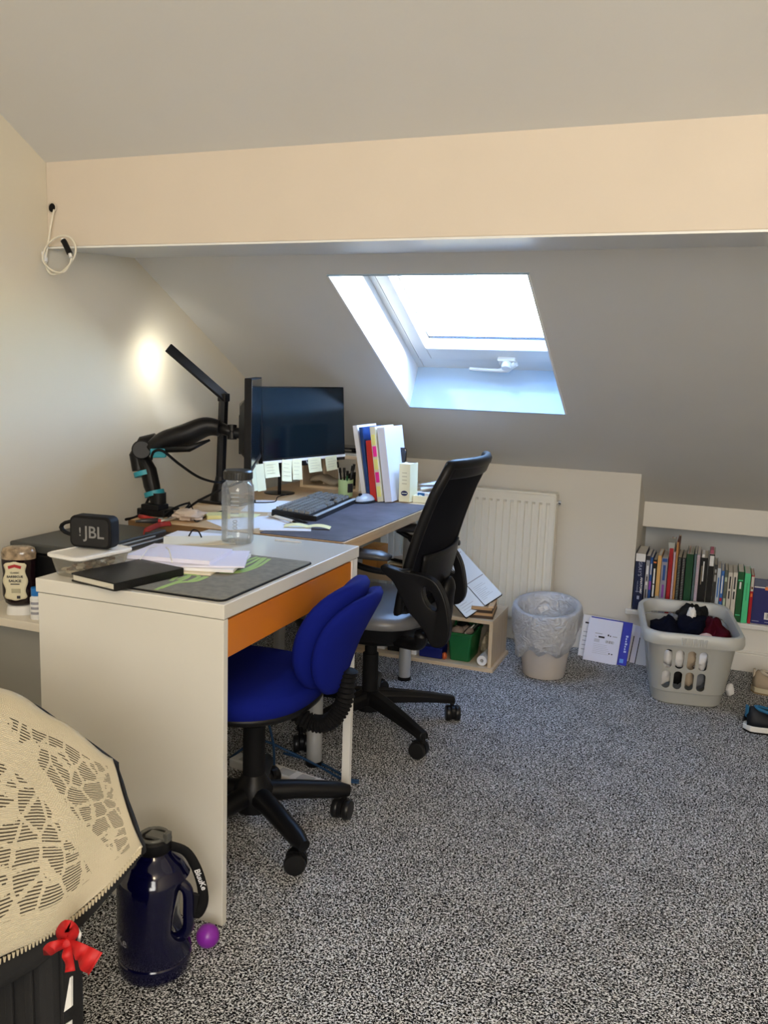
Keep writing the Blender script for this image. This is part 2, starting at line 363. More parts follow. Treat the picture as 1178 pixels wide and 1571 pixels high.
# ------------------------------------------------------------------ black mesh office chair
def castor(parent, x, y, ang, r=.026):
    M = Matrix.Translation((x, y, 0)) @ Matrix.Rotation(ang, 4, 'Z')
    f = B(); f.cyl((0, 0, r*1.6), (0, 0, r*2.9), .008, n=10)
    f.prism(rrect(.055, .05, .018, cx=-.012, cy=0), -.006, .006, Matrix.Translation((0, 0, r*1.15)) @ Matrix.Rotation(PI/2, 4, 'X'))
    f.b.transform(M)
    c = obj('castor', f, BLK, parent, world=True, smooth=40)
    for s in (-1, 1):
        q = B(); pr = [(r*.35, -.0005), (r*.93, 0), (r, .003), (r, .014), (r*.9, .018), (r*.35, .019)]
        q.lathe(pr, 24, Matrix.Translation((-.014, s*.008, r)) @ Matrix.Rotation(-s*PI/2, 4, 'X')); q.b.transform(M)
        obj('wheel', q, mat('castor_wheel', (.008, .008, .009), .35, spec=.35), c, world=True, smooth=40)
CX, CY = -1.09, 2.765
ch = thing('mesh_office_chair', 'black mesh-backed office chair with armrests, pulled up to the wood desk', 'chair', (CX, CY, 0))
for k in range(5):
    a = math.radians(-33.5+70*k); dv = Vector((math.cos(a), math.sin(a), 0)); n = Vector((-dv.y, dv.x, 0)); rings = []
    for t in [i/8 for i in range(9)]:
        rr = .02+.30*t; z = .112-.035*t**1.5; wd = .030-.012*t; hh = .024-.011*t
        c = Vector((CX, CY, z))+dv*rr; rings.append([c+n*wd*sx+Vector((0, 0, hh*sz)) for sx, sz in ((-1, -1), (1, -1), (1, .3), (.6, 1), (-.6, 1), (-1, .3))])
    l = obj('base_leg', B().loft(rings), BLK, ch, world=True, bev=.003, smooth=35)
    e = Vector((CX, CY, 0))+dv*.315
    castor(l, e.x, e.y, a+.5+k*.9, .029)
obj('hub', B().lathe([(.02, .06), (.045, .065), (.05, .12), (.035, .135), (.02, .137)], 24, Matrix.Translation((CX, CY, 0))), BLK, ch, world=True, smooth=40)
b = B(); b.cyl((CX, CY, .12), (CX, CY, .27), .028, n=24); b.cyl((CX, CY, .26), (CX, CY, .355), .022, n=24); obj('gas_lift', b, BLKM, ch, world=True, smooth=40)
b = B().box((CX, CY, .385), (.22, .16, .045)); b.tube([(CX, CY-.05, .385), (CX+.02, CY-.20, .375)], .006); obj('tilt_mechanism', b, BLKM, ch, world=True, bev=.006)
# seat cushion: squarish rounded loft
def pad(cx, cy, rings, rx, ry, e=3.2, n=48, sag=None):
    out = []
    for s, z in rings:
        r = []
        for i in range(n):
            a = 2*PI*i/n; c, q = math.cos(a), math.sin(a); k = (abs(c)**e+abs(q)**e)**(-1/e)
            r.append(Vector((cx+rx*s*k*c, cy+ry*s*k*q, z)))
        out.append(r)
    return out
rg = pad(-1.10, 2.765, [(.80, .408), (.93, .412), (.985, .425), (1, .44), (.985, .455), (.94, .466), (.8, .476), (.5, .478), (.2, .474), (.01, .473)], .245, .245)
for r in rg:
    for p in r:
        t = (p.x+1.10)/.245
        p.z += -.03*max(0, -t-.55)**1.2*1.2
obj('seat', B().loft(rg), LEATH, ch, world=True, smooth=True)
obj('seat_shell', B().loft(pad(-1.10, 2.765, [(.45, .350), (.80, .362), (.95, .392), (.995, .428), (.9, .430)], .245, .245)), BLK, ch, world=True, smooth=40)
# back: curved mesh sheet in a frame
def bp(u, v, off=0):
    """u across -1..1, v 0 bottom..1 top"""
    z = .50+.475*v
    x = -.866+.136*v+.035*math.sin(PI*min(1, v*1.1))*-1*.4+.05*max(0, v-.8)*1.0
    x += .045*(u*u)*-1.0                # wraps forward at the edges
    wd = .235-.015*abs(v-.4)-.03*max(0, v-.85)/.15*.4
    return Vector((x+off, 2.765+u*wd, z))
b = B().grid(lambda s, t: bp(-1+2*s, t), 24, 24); obj('back_mesh', b, MESHB, ch, world=True, smooth=True, solid=.006)
fr = [bp(-1, i/14) for i in range(15)]+[bp(-1+2*i/14, 1) for i in range(1, 15)]+[bp(1, 1-i/14) for i in range(1, 15)]+[bp(1-2*i/14, 0) for i in range(1, 14)]
obj('back_frame', B().tube(fr, .015, 8, closed=True, flat=1.2), BLK, ch, world=True, smooth=True)
b = B().grid(lambda s, t: bp(-1+2*s, .90+.10*t, .004)+Vector((.0, 0, .006)), 20, 4); obj('top_rail', b, BLK, ch, world=True, smooth=True, solid=.022, bev=.004)
lum = B().grid(lambda s, t: bp((-1+2*s)*.8, .08+.30*t, .016-.006*abs(2*t-1)**2), 16, 8); obj('lumbar_support', lum, BLK, ch, world=True, smooth=True, solid=.012)
# spine bracket: from under the seat, up behind the back
sp = smoothpts([(-1.02, 2.765, .375), (-.88, 2.765, .37), (-.832, 2.765, .42), (-.822, 2.765, .52), (-.812, 2.765, .58)], 8)
obj('back_bracket', B().tube(sp, [.028]*6+[.026]*(len(sp)-12)+[.024, .021, .018, .014, .009, .003], 12, flat=1.6, up=(0, 1, 0)), BLK, ch, world=True, smooth=True)
# arms: pad on a looped bracket
for s in (-1, 1):
    y = 2.765+s*.262
    o_ = 0 if s < 0 else -.075
    o_ = 0 if s < 0 else -.10
    def pln(L): return [(lambda q: Vector((q.x+o_, 0, q.z)))(at(px_, py_, y=2.503)) for px_, py_ in L]
    outl = smoothpts(pln([(588, 866), (618, 875), (645, 880), (668, 890), (682, 912), (689, 940), (691, 972), (682, 990), (664, 990), (654, 970), (641, 951), (628, 936), (617, 914), (605, 891), (590, 877)]), 4, closed=True)
    a = obj('arm_bracket', B().loft([[Vector((q.x, y+w_, q.z)) for q in outl] for w_ in (-.017, .017)]), BLK, ch, world=True, smooth=30)
    hole = smoothpts(pln([(652, 899), (664, 908), (671, 926), (671, 936), (660, 930), (652, 916)]), 4, closed=True)
    c_t = obj('cutter', B().loft([[Vector((q.x, y+w_, q.z)) for q in hole] for w_ in (-.04, .04)]), BLK, ch, world=True)
    md = a.modifiers.new('hole', 'BOOLEAN'); md.object = c_t; md.solver = 'EXACT'; md = a.modifiers.new('bevel', 'BEVEL'); md.width = .007; md.segments = 3; md.limit_method = 'ANGLE'; md.angle_limit = math.radians(60)
    baked(a); bpy.data.objects.remove(c_t)
    obj('rear_brace', B().tube(smoothpts([(-.82+o_, y, .45), (-.84+o_, y-s*.03, .405), (-.93, y-s*.09, .385)], 5), .022, 10, flat=.9, up=(0, 1, 0)), BLK, a, world=True, smooth=True)
    lo = smoothpts([(-.86, y, .645), (-.94, y, .632), (-1.03, y, .640), (-1.10, y, .668)], 6)
    obj('lower_brace', B().tube(lo, .010, 8, flat=1.6, up=(0, 1, 0)), BLK, a, world=True, smooth=True)
    P = [(-1.17, .0), (-1.16, 0), (-1.0, 0), (-.95, 0)]
    rings = []
    for x, zc, wd, hh in ((-1.175, .676, .022, .008), (-1.16, .678, .036, .014), (-1.06, .682, .040, .016), (-.97, .682, .038, .015), (-.935, .678, .026, .009)):
        rings.append([Vector((x, y+wd*math.cos(q), zc+hh*math.sin(q))) for q in [2*PI*i/16 for i in range(16)]])
    obj('arm_pad', B().loft(rings), mat('soft_grey_pad', (.05, .05, .055), .35), a, world=True, smooth=True)
# ------------------------------------------------------------------ blue operator chair
BX, BY = -1.110, 1.975
bc = thing('blue_desk_chair', 'blue fabric swivel chair on black castors, tucked under the white desk', 'chair', (BX, BY, 0))
for k in range(5):
    a = math.radians(-33+72*k); dv = Vector((math.cos(a), math.sin(a), 0))
    l = B().tube([Vector((BX, BY, .105))+dv*.02, Vector((BX, BY, .098))+dv*.12, Vector((BX, BY, .082))+dv*.235, Vector((BX, BY, .075))+dv*.272], [.030, .026, .024, .016], 14)
    l = obj('base_leg', l, BLK, bc, world=True, smooth=50)
    e = Vector((BX, BY, 0))+dv*.258; castor(l, e.x, e.y, a+.9, .028)
obj('hub', B().lathe([(.03, .05), (.05, .06), (.055, .12), (.035, .15), (.03, .16)], 24, Matrix.Translation((BX, BY, 0))), BLK, bc, world=True, smooth=40)
b = B(); b.cyl((BX, BY, .14), (BX, BY, .30), .030, n=24); b.cyl((BX, BY, .30), (BX, BY, .38), .02, n=20); obj('gas_lift', b, BLKM, bc, world=True, smooth=40)
obj('tilt_mechanism', B().box((BX+.02, BY, .375), (.2, .14, .04)), BLKM, bc, world=True, bev=.006)
SX, SY = -1.135, 1.93
rg = pad(SX, SY, [(.75, .395), (.9, .398), (.97, .41), (1, .43), (.995, .45), (.95, .460), (.85, .468), (.6, .473), (.3, .471), (.01, .470)], .225, .220, e=2.5)
obj('seat', B().loft(rg), BLUE, bc, world=True, smooth=True)
obj('seat_shell', B().loft(pad(SX, SY, [(.5, .38), (.8, .384), (.92, .395), (.95, .412), (.8, .414)], .235, .225, e=2.5)), BLK, bc, world=True, smooth=True)
# backrest: two cushions back to back, leaning
bo = Vector((-.872, 1.965, .595)); ax = Vector((-.10, 1, 0)).normalized(); up = Vector((.40, .02, 1)).normalized(); bn = ax.cross(up)
if bn.x < 0: bn = -bn
def cushion(off, th, wd, hh, bulge):
    rings = []
    prof = [(.01, 1), (.3, .98), (.6, .92), (.82, .80), (.95, .5), (1, 0), (.96, -.5), (.85, -.8), (.6, -.95), (.3, -.99), (.01, -1)]
    for s, q in prof:
        r = []
        for i in range(48):
            a = 2*PI*i/48; c, t = math.cos(a), math.sin(a); k = (abs(c)**2.6+abs(t)**2.6)**(-1/2.6)
            v = s*k*t; u = s*k*c*(1-.10*max(0, -v))
            d = off+th*q-bulge*(u*u)*.9+.018*v*v
            r.append(bo+ax*u*wd+up*v*hh+bn*d)
        rings.append(r)
    return B().loft(rings)
obj('backrest', cushion(-.004, .030, .142, .158, .05), BLUE, bc, world=True, smooth=True)
obj('back_cover', cushion(.042, .022, .134, .150, .05), BLUE, bc, world=True, smooth=True)
# ribbed J bar
jp = smoothpts([(-.985, 1.94, .375), (-.92, 1.945, .348), (-.872, 1.95, .362), (-.842, 1.96, .415), (-.832, 1.965, .50)], 14)
rs = [(.024 if i % 2 else .018) for i in range(len(jp))]
obj('ribbed_sleeve', B().tube(jp, rs, 14, flat=1.1, up=(0, 1, 0)), BLKM, bc, world=True, smooth=30)
obj('back_bar', B().tube([(-1.06, 1.935, .385), jp[0]], .014, 8, flat=1.8, up=(0, 1, 0)), BLK, bc, world=True)
# ------------------------------------------------------------------ radiator
rx0, rx1, rz0, rz1, ry = -1.52, -.682, .135, .722, 3.965
rd = thing('radiator', 'cream ribbed panel radiator under the skylight', 'radiator', ((rx0+rx1)/2, ry, 0))
M_rad = mat('radiator_enamel', (.80, .77, .67), .35)
pit = .0335; n = int((rx1-rx0-.03)/pit); b = B(); prof = []; x = rx0+.012
prof.append((rx0, 0)); 
for k in range(n):
    xx = rx0+.017+k*pit; prof += [(xx, 0), (xx+.012, 0), (xx+.0150, .011), (xx+.0255, .011), (xx+.0285, 0)]
prof.append((rx1, 0))
zs = [(rz0, 0), (rz0+.035, 0), (rz0+.047, 1), (rz1-.047, 1), (rz1-.035, 0), (rz1, 0)]
V = [[b.b.verts.new((px, ry-.018+dd*f, z)) for px, dd in prof] for z, f in zs]
for i in range(len(V)-1):
    for j in range(len(prof)-1): b.b.faces.new((V[i][j], V[i][j+1], V[i+1][j+1], V[i+1][j]))
obj('panel', b, M_rad, rd, world=True, smooth=25)
b = B(); b.bb((rx0-.004, ry-.02, rz1-.002), (rx1+.004, ry+.05, rz1+.010)); obj('top_grille', b, M_rad, rd, world=True, bev=.003)
for x in (rx0-.003, rx1+.003): obj('end_cap', B().bb((x-.003, ry-.018, rz0), (x+.003, ry+.05, rz1)), M_rad, rd, world=True, bev=.002)
obj('bleed_valve', B().cyl((rx1, ry+.02, rz1-.035), (rx1+.022, ry+.02, rz1-.035), .011), CHROME, rd, world=True, smooth=40)
b = B(); b.tube(smoothpts([(rx1-.05, ry+.02, rz0), (rx1-.045, ry+.02, rz0-.05), (rx1-.045, ry+.02, .0)], 6), .008); obj('pipe', b, WPL, rd, world=True, smooth=True)
for x in (rx0+.15, rx1-.15): obj('wall_bracket', B().bb((x-.015, ry+.048, rz0+.05), (x+.015, YK-.002, rz1-.1)), M_rad, rd, world=True)
# ------------------------------------------------------------------ low open unit
lx0, lx1, ly0, ly1, lh = -1.72, -.836, 3.519, 3.80, .223; t = .016
lu = thing('low_shelf_unit', 'low open light-wood shelf unit on the carpet before the radiator', 'shelf unit', ((lx0+lx1)/2, (ly0+ly1)/2, 0))
obj('top_board', B().bb((lx0, ly0, lh-t), (lx1, ly1, lh)), MAPLEX, lu, world=True, bev=.001)
obj('bottom_board', B().bb((lx0, ly0-.012, 0), (lx1+.012, ly1, t)), MAPLEX, lu, world=True, bev=.001)
for x in (lx0, lx1-t): obj('side_board', B().bb((x, ly0+.002, t), (x+t, ly1, lh-t)), MAPLEZ, lu, world=True, bev=.001)
obj('back_board', B().bb((lx0+t, ly1-.005, t), (lx1-t, ly1, lh-t)), mat('unit_back', (.30, .26, .2), .7), lu, world=True)
# raised rack standing on the unit under the desk
rk = thing('raised_shelf_rack', 'small wooden rack holding papers below the wood desk', 'rack', (-1.42, 3.66, lh))
obj('board', B().bb((-1.62, 3.56, .335), (-1.225, 3.78, .350)), MAPLEX, rk, world=True)
obj('front_lip', B().bb((-1.62, 3.552, .335), (-1.225, 3.56, .375)), MAPLEX, rk, world=True)
for x in (-1.62, -1.238): obj('side_board', B().bb((x, 3.57, lh), (x+.013, 3.78, .335)), MAPLEZ, rk, world=True)
# desktop cubby on the rear desk
cb = thing('desktop_cubby', 'light wood open cubby shelf at the back end of the wood desk', 'shelf unit', (-1.55, 3.46, H))
cz = .899
obj('top_board', B().bb((-1.700, 3.365, cz-.014), (-1.402, 3.58, cz)), MAPLEX, cb, world=True)
for x in (-1.680, -1.420): obj('upright', B().bb((x, 3.365, H+.0005), (x+.014, 3.58, cz-.014)), MAPLEZ, cb, world=True)
obj('base_board', B().bb((-1.666, 3.365, H+.0005), (-1.420, 3.58, H+.010)), MAPLEX, cb, world=True)
obj('inner_divider', B().bb((-1.606, 3.44, H+.010), (-1.596, 3.58, cz-.014)), MAPLEZ, cb, world=True)
# ------------------------------------------------------------------ side cabinet with sauce bottle
sd = thing('side_table', 'cream topped side table against the left wall, beside the white desk', 'table', (-1.7, 1.9, 0))
ST = .545
obj('tabletop', B().bb((-1.948, 1.805, ST-.024), (-1.47, 2.30, ST)), mat('cream_top', (.80, .74, .62), .4), sd, world=True, bev=.002)
GRY = mat('grey_panel', (.36, .36, .33), .6)
for x0_, x1_ in ((-1.94, -1.92), (-1.50, -1.48)): obj('side_panel', B().bb((x0_, 1.83, 0), (x1_, 2.28, ST-.024)), GRY, sd, world=True)
obj('back_panel', B().bb((-1.92, 1.87, 0), (-1.50, 1.88, ST-.024)), GRY, sd, world=True)
# ------------------------------------------------------------------ things on the front white desk
def flat(name, label, cat, c, w, d, z, th, rot, m, group=None, rad=.001, bev=0, curl=0):
    """a sheet, pad or mat lying flat"""
    M = Matrix.Translation((c[0], c[1], z)) @ Matrix.Rotation(math.radians(rot), 4, 'Z')
    if curl:
        b = B().grid(lambda u, v: M @ Vector(((u-.5)*w, (v-.5)*d, curl*(max(0, u-.6)**2+max(0, .35-v)**2)*4)), 10, 10)
        o = obj(name, b, m, solid=th)
    else: o = obj(name, B().prism(rrect(w, d, rad), 0, th, M), m, bev=bev)
    return tag(o, label, cat, group)
def mousemat_mat():
    m, nt, b = nmat('mat_swirl'); L = nt.links.new; b.inputs['Roughness'].default_value = .8
    tc = nt.nodes.new('ShaderNodeTexCoord'); mp = nt.nodes.new('ShaderNodeMapping'); mp.inputs['Rotation'].default_value = (0, 0, 1.15); mp.inputs['Location'].default_value = (.9, .15, 0)
    wv = nt.nodes.new('ShaderNodeTexWave'); wv.inputs['Scale'].default_value = 6.5; wv.inputs['Distortion'].default_value = 5; wv.inputs['Detail'].default_value = 1.5; wv.inputs['Detail Scale'].default_value = 1.2
    r = nt.nodes.new('ShaderNodeValToRGB'); e = r.color_ramp.elements; e[0].position = .80; e[0].color = (0, 0, 0, 1); e[1].position = .86; e[1].color = (1, 1, 1, 1)
    sx = nt.nodes.new('ShaderNodeSeparateXYZ'); gm = nt.nodes.new('ShaderNodeMath'); gm.operation = 'LESS_THAN'; gm.inputs[1].default_value = .045
    mu = nt.nodes.new('ShaderNodeMath'); mu.operation = 'MULTIPLY'
    mx = nt.nodes.new('ShaderNodeMix'); mx.data_type = 'RGBA'; mx.inputs[6].default_value = (.155, .150, .120, 1); mx.inputs[7].default_value = (.42, .60, .16, 1)
    L(tc.outputs['Object'], mp.inputs[0]); L(mp.outputs[0], wv.inputs[0]); L(wv.outputs[0], r.inputs[0]); L(tc.outputs['Object'], sx.inputs[0]); L(sx.outputs[0], gm.inputs[0])
    L(r.outputs[0], mu.inputs[0]); L(gm.outputs[0], mu.inputs[1]); L(mu.outputs[0], mx.inputs[0]); L(mx.outputs[2], b.inputs['Base Color']); return m
mm = thing('mouse_mat', 'grey mat with lime green swirls and a black edge, on the white desk', 'mat', (-1.108, 1.80, H+.0005))
obj('stitched_edge', B().prism(rrect(.285, .445, .018), 0, .003), BLKM, mm)
obj('printed_top', B().prism(rrect(.277, .437, .015), .0031, .0042), mat('mat_grey', (.20, .19, .15), .8, var=.15, vscale=60), mm)
LIME = mat('lime_print', (.36, .52, .17), .8)
for k, pts in enumerate((((620, 432), (690, 405), (780, 372), (800, 352)), ((640, 425), (730, 395), (830, 385), (890, 362)), ((700, 385), (760, 350), (850, 360), (800, 385)), ((735, 378), (790, 358)), ((890, 350), (960, 318), (1030, 322), (1100, 300), (1175, 262)), ((960, 340), (1040, 338), (1130, 310), (1200, 262)), ((985, 325), (1060, 300), (1120, 272), (1160, 258)), ((1010, 345), (1090, 335), (1170, 305), (1225, 268)))):
    w3 = [at(60+x_/3.465, 780+y_/3.465, z=H+.0053) for x_, y_ in pts]
    obj('lime_swirl', B().tube(smoothpts(w3, 5), .0055 if k not in (1, 5) else .008, 6, flat=.06, up=(0, 0, 1)), LIME, mm, world=True)
# black notebook
nbM = Matrix.Translation((-1.262, 1.645, H+.005)) @ Matrix.Rotation(math.radians(-12), 4, 'Z')
nb = thing('notebook', 'closed black leather notebook on the front edge of the white desk', 'notebook', M=nbM)
cv = mat('notebook_leather', (.006, .006, .006), .42, spec=.35, bump=.2, bscale=400)
obj('cover', B().prism(rrect(.152, .205, .006), .016, .0185), cv, nb); obj('cover', B().prism(rrect(.152, .205, .006), 0, .0025), cv, nb)
obj('spine', B().bb((.070, -.1025, .0), (.076, .1025, .0185)), cv, nb, bev=.002)
obj('page_block', B().bb((-.071, -.098, .0026), (.070, .098, .0159)), mat('page_edges', (.74, .70, .58), .8, bump=.3, bscale=900), nb)
obj('ribbon', B().bb((.05, -.108, .008), (.056, -.09, .009)), CHROME, nb)
# stack of papers
zz = H+.0046
for k, (lab, c, w_, d_, rot, m_, th) in enumerate([
    ('large cream document folder at the bottom of the paper stack', (-1.215, 1.80), .30, .215, 12, CREAM, .004),
    ('white printed booklet under the lilac papers on the white desk', (-1.225, 1.83), .31, .21, 17, PAPER, .007),
    ('lilac-tinted sheets fanned out over the paper stack', (-1.205, 1.835), .285, .20, 26, LILAC, .004),
    ('thick white envelope topmost on the paper stack', (-1.245, 1.835), .235, .165, 10, LILAC, .010)]):
    if k == 0: c, w_, d_ = (-1.235, 1.80), .26, .18
    flat('paper_stack_sheet' if k else 'document_folder', lab, 'papers', (c[0]-.012, c[1]+.015), w_*.93, d_*.93, zz, th, rot, m_, 'papers stacked on the white desk'); zz += th+.0006
for k, (p, q) in enumerate((((215, 858), (240, 838)), ((255, 840), (264, 862)))):
    a = at(*p, z=zz+.002); b_ = at(*q, z=zz+.004)
    t_ = obj('white_plastic_tie', B().tube([a, (a+b_)/2+Vector((0, 0, .012)), b_], .0012 if k == 0 else .002, 6), WPL); tag(t_, ['thin curled white tie resting on the envelope, left one', 'broader white plastic tie standing up from the envelope, right one'][k], 'tie', 'ties on the envelope')
# card and glasses-like cable in front of bottle
cd_ = flat('craft_card', 'cream craft card lying beside the clear bottle', 'card', (-1.385, 2.13), .20, .13, H+.0006, .0015, 35, CREAM)
flat('craft_card', 'pale blank card tucked under the cream craft card', 'card', (-1.44, 2.20), .16, .09, H+.0001, .0004, 10, PAPER)
tag(obj('hair_tie', B().tube(smoothpts([at(290, 822, z=H+.004), at(296, 813, z=H+.014), at(304, 815, z=H+.016), at(309, 824, z=H+.004)], 5), .0022, 6), BLKM), 'small black elastic band curled on the cream card', 'band')
tag(obj('pen_slim', B().tube([at(422, 828, z=H+.004), at(462, 832, z=H+.004)], .0022, 8), mat('pale_pen', (.62, .60, .55), .4)), 'slim pale pen lying on the white desk top', 'pen')
# food tub
tbM = Matrix.Translation((-1.392, 1.672, H+.0005)) @ Matrix.Rotation(math.radians(-9), 4, 'Z')
tb = thing('food_tub', 'clear plastic takeaway tub with a white lid, holding pale nuts', 'tub', M=tbM)
def rr3(w_, d_, r_, z): return [Vector((x, y, z)) for x, y in rrect(w_, d_, r_, 5)]
CLR = glassy('tub_plastic', (.93, .92, .88), .06, .2, .22, (.8, .78, .70))
b = B().loft([rr3(.085, .140, .018, 0), rr3(.090, .146, .02, .003), rr3(.108, .166, .022, .046)], cap=False); b.b.faces.new(b.b.verts[:24]); obj('tub_body', b, CLR, tb, smooth=30)
obj('lid', B().loft([rr3(.112, .170, .022, .044), rr3(.120, .178, .024, .047), rr3(.120, .178, .024, .052), rr3(.110, .168, .02, .054), rr3(.108, .166, .02, .0515)]), WPL, tb, smooth=30)
NUT = mat('pale_nut', (.62, .54, .42), .6); NUT2 = mat('brown_nut', (.22, .12, .06), .5)
for k in range(34):
    x, y, z = R.uniform(-.032, .032), R.uniform(-.062, .062), R.uniform(.006, .026)
    a = R.uniform(0, 6.28); b = B().tube([(x+.009*math.cos(a+t_)*1, y+.009*math.sin(a+t_), z) for t_ in (0, .8, 1.6, 2.4)], [.003, .0048, .0045, .002], 8)
    obj('nut', b, NUT if k % 3 else NUT2, tb, smooth=True)
# loudspeaker
spM = Matrix.Translation((-1.402, 1.700, H+.0555)) @ Matrix.Rotation(math.radians(7), 4, 'Z')
spk = thing('portable_speaker', 'small black portable loudspeaker with a carry loop, standing on the tub lid', 'speaker', M=spM)
MX = Matrix.Rotation(PI/2, 4, 'X')
obj('speaker_body', B().prism(rrect(.112, .078, .016, cy=.039), -.020, .020, MX), BLKM, spk, bev=.004, smooth=40, seg=3)
obj('front_grille', B().prism(rrect(.100, .066, .012, cy=.039), .0200, .0215, MX), mat('speaker_cloth', (.016, .016, .017), .9, bump=.9, bscale=1500), spk)
text('JBL', .041, spM @ Matrix.Translation((.012, -.0217, .038)) @ MX, mat('grey_logo', (.20, .20, .20), .5), spk, sx=1.0, bold=.012)
text('!', .030, spM @ Matrix.Translation((-.026, -.0217, .038)) @ MX, MATS['grey_logo'], spk, bold=.01)
obj('carry_loop', B().tube([(-.052-.040*math.sin(t_), 0, .042+.017*math.cos(t_)) for t_ in [i*PI/8 for i in range(9)]], .0045, 8, flat=1.6, up=(0, 1, 0)), BLKM, spk, smooth=True)
# clear bottle
btM = Matrix.Translation((-1.278, 2.165, H+.0002))
bt = thing('water_bottle', 'clear plastic water bottle with a black screw lid, on the white desk', 'bottle', M=btM)
BC = glassy('bottle_plastic', (.985, .99, .985), .05, .06, .12, (.90, .92, .90))
rb = .0465
outer = [(.01, .002), (rb*.9, .001), (rb, .010), (rb*.97, .028), (rb, .034), (rb, .155), (rb*.96, .168), (rb*.74, .178), (.033, .181), (.033, .186)]
obj('bottle_body', B().lathe(outer, 40, cap=False), BC, bt, smooth=50)
wt = [(.002, .006), (rb*.92, .006), (rb*.955, .012), (rb*.93, .028), (rb*.955, .036), (rb*.955, .135), (.002, .135)]
obj('water', B().lathe(wt, 40), glassy('water', (.985, .995, .99), .04, .0, .03, (.85, .9, .88)), bt, smooth=50)
b = B().lathe([(.002, .184), (.040, .184), (.041, .186), (.041, .206), (.037, .211), (.002, .211)], 40)
for k in range(36): b.box((0, 0, 0), (.0015, .003, .018), Matrix.Rotation(2*PI*k/36, 4, 'Z') @ Matrix.Translation((.0412, 0, .196)))
obj('lid', b, mat('smoky_black_lid', (.03, .03, .028), .35), bt, smooth=30)
GT = mat('bottle_print', (.30, .33, .34), .5)
vM = btM @ Matrix.Rotation(math.radians(22), 4, 'Z') @ Matrix.Translation((0, -rb-.0006, 0))
for i in range(6): obj('measure_mark', B().bb((-.013, -.0004, .148-.0115*i), (.010, .0004, .1515-.0115*i), Matrix.Rotation(math.radians(22), 4, 'Z') @ Matrix.Translation((0, -rb-.0006, 0))), GT, bt)
text('1000', .019, vM @ Matrix.Translation((0, 0, .055)) @ MX @ Matrix.Rotation(PI/2, 4, 'Z'), GT, bt, ex=.0004)
# ------------------------------------------------------------------ monitor arm, lamp, screens on the rear desk
def monitor(name, label, bl, br, z0, h, nrm_tilt, white=False):
    bl, br = Vector(bl), Vector(br); bl.z = br.z = z0; ax = (br-bl); wd = ax.length; ax.normalize()
    up = Vector((0, 0, 1)); n = ax.cross(up); n.normalize()          # n: towards the viewer side
    up = (up-n*nrm_tilt).normalized()
    M = frame((bl+br)/2, ax, up)                                      # x right, y up, z = screen normal
    t_ = thing(name, label, 'monitor', M=M)
    obj('casing', B().prism(rrect(wd, h, .004, cy=h/2), -.022, 0), BLKM, t_, bev=.001)
    obj('screen', B().bb((-wd/2+.005, .018, .0003), (wd/2-.005, h-.005, .0012)), SCREEN, t_)
    obj('rear_bulge', B().loft([[Vector((x, y+h*.45, z)) for x, y in rrect(wd*a, h*a*.9, .01)] for a, z in ((.75, -.022), (.6, -.045))]), BLK, t_)
    obj('bottom_bezel', B().bb((-wd/2, 0, .0003), (wd/2, .010, .002)), WPL if white else BLK, t_)
    return t_, M, wd, n
m1, M1, W1, n1 = monitor('monitor', 'wide dark monitor facing the camera with yellow notes stuck below it', (-1.583, 2.86, 0), (-1.463, 3.345, 0), .897, .287, .06, True)
NT = mat('note_paper', (.86, .84, .56), .8)
for k, (p, q, tilt) in enumerate((((404, 429), (708, 731), 0), ((431, 447), (708, 740), -8), ((447, 463), (708, 739), -4), ((471, 494), (705, 727), 1), ((495, 514), (704, 726), 3))):
    d0 = 3.24+(sum(p)/2-402)/125*.41; a = at(p[0], q[0], d=d0); c = at(p[1], q[0], d=d0); e_ = at(p[0], q[1], d=d0)
    wv_ = .052 if k in (0, 3, 4) else .040; hv = (a-e_).length
    u = (sum(p)/2-402)/125*W1-W1/2
    u = [-.208, -.118, -.060, .045, .150][k]; wv_ = [.080, .056, .056, .080, .074][k]; hv = [.060, .082, .080, .058, .058][k]
    Mn = M1 @ Matrix.Translation((u, .008, .004)) @ Matrix.Rotation(math.radians(tilt), 4, 'Z')
    nn = thing('sticky_note', ['leftmost wide yellow note hanging under the big monitor', 'long tilted yellow note, second from left under the monitor', 'long yellow note in the middle of the row under the monitor', 'square yellow note, second from right under the monitor', 'rightmost square yellow note under the big monitor'][k], 'note', M=Mn, group='sticky notes under the monitor')
    obj('sheet', B().grid(lambda u_, v_: Vector(((u_-.5)*wv_, -v_*hv, .006*v_*v_)), 4, 6), NT, nn, solid=.0006)
    for r_ in range(4):
        obj('handwriting', B().bb((-wv_*.36, -hv*(.2+.18*r_), .0018+.006*(.2+.18*r_)**2), (wv_*R.uniform(.1, .38), -hv*(.2+.18*r_)+.0012, .0022+.006*(.2+.18*r_)**2)), mat('pencil', (.55, .52, .36), .8), nn)
text('hp', .017, M1 @ Matrix.Translation((.004, -.008, .003)), mat('logo_white', (.8, .8, .8), .4), m1)
obj('chin', B().bb((-.02, -.020, -.018), (.03, .0, .0015)), BLK, m1); obj('power_panel', B().bb((W1/2-.05, -.012, -.01), (W1/2-.003, .001, .001)), BLK, m1)
sp_ = obj('stand_pole', B().cyl(M1.inverted() @ Vector((-1.657, 3.134, H+.01)), M1.inverted() @ Vector((-1.657, 3.134, .95)), .007), BLK, m1, smooth=40)
obj('stand_base', B().lathe([(.001, H+.0005), (.062, H+.0005), (.062, H+.004), (.02, H+.009), (.001, H+.010)], 32, M1.inverted() @ Matrix.Translation((-1.657, 3.134, 0))), BLKG, m1, smooth=40)
obj('stand_neck', B().bb((-.02, .05, -.13), (.02, .20, -.045)), BLK, m1)
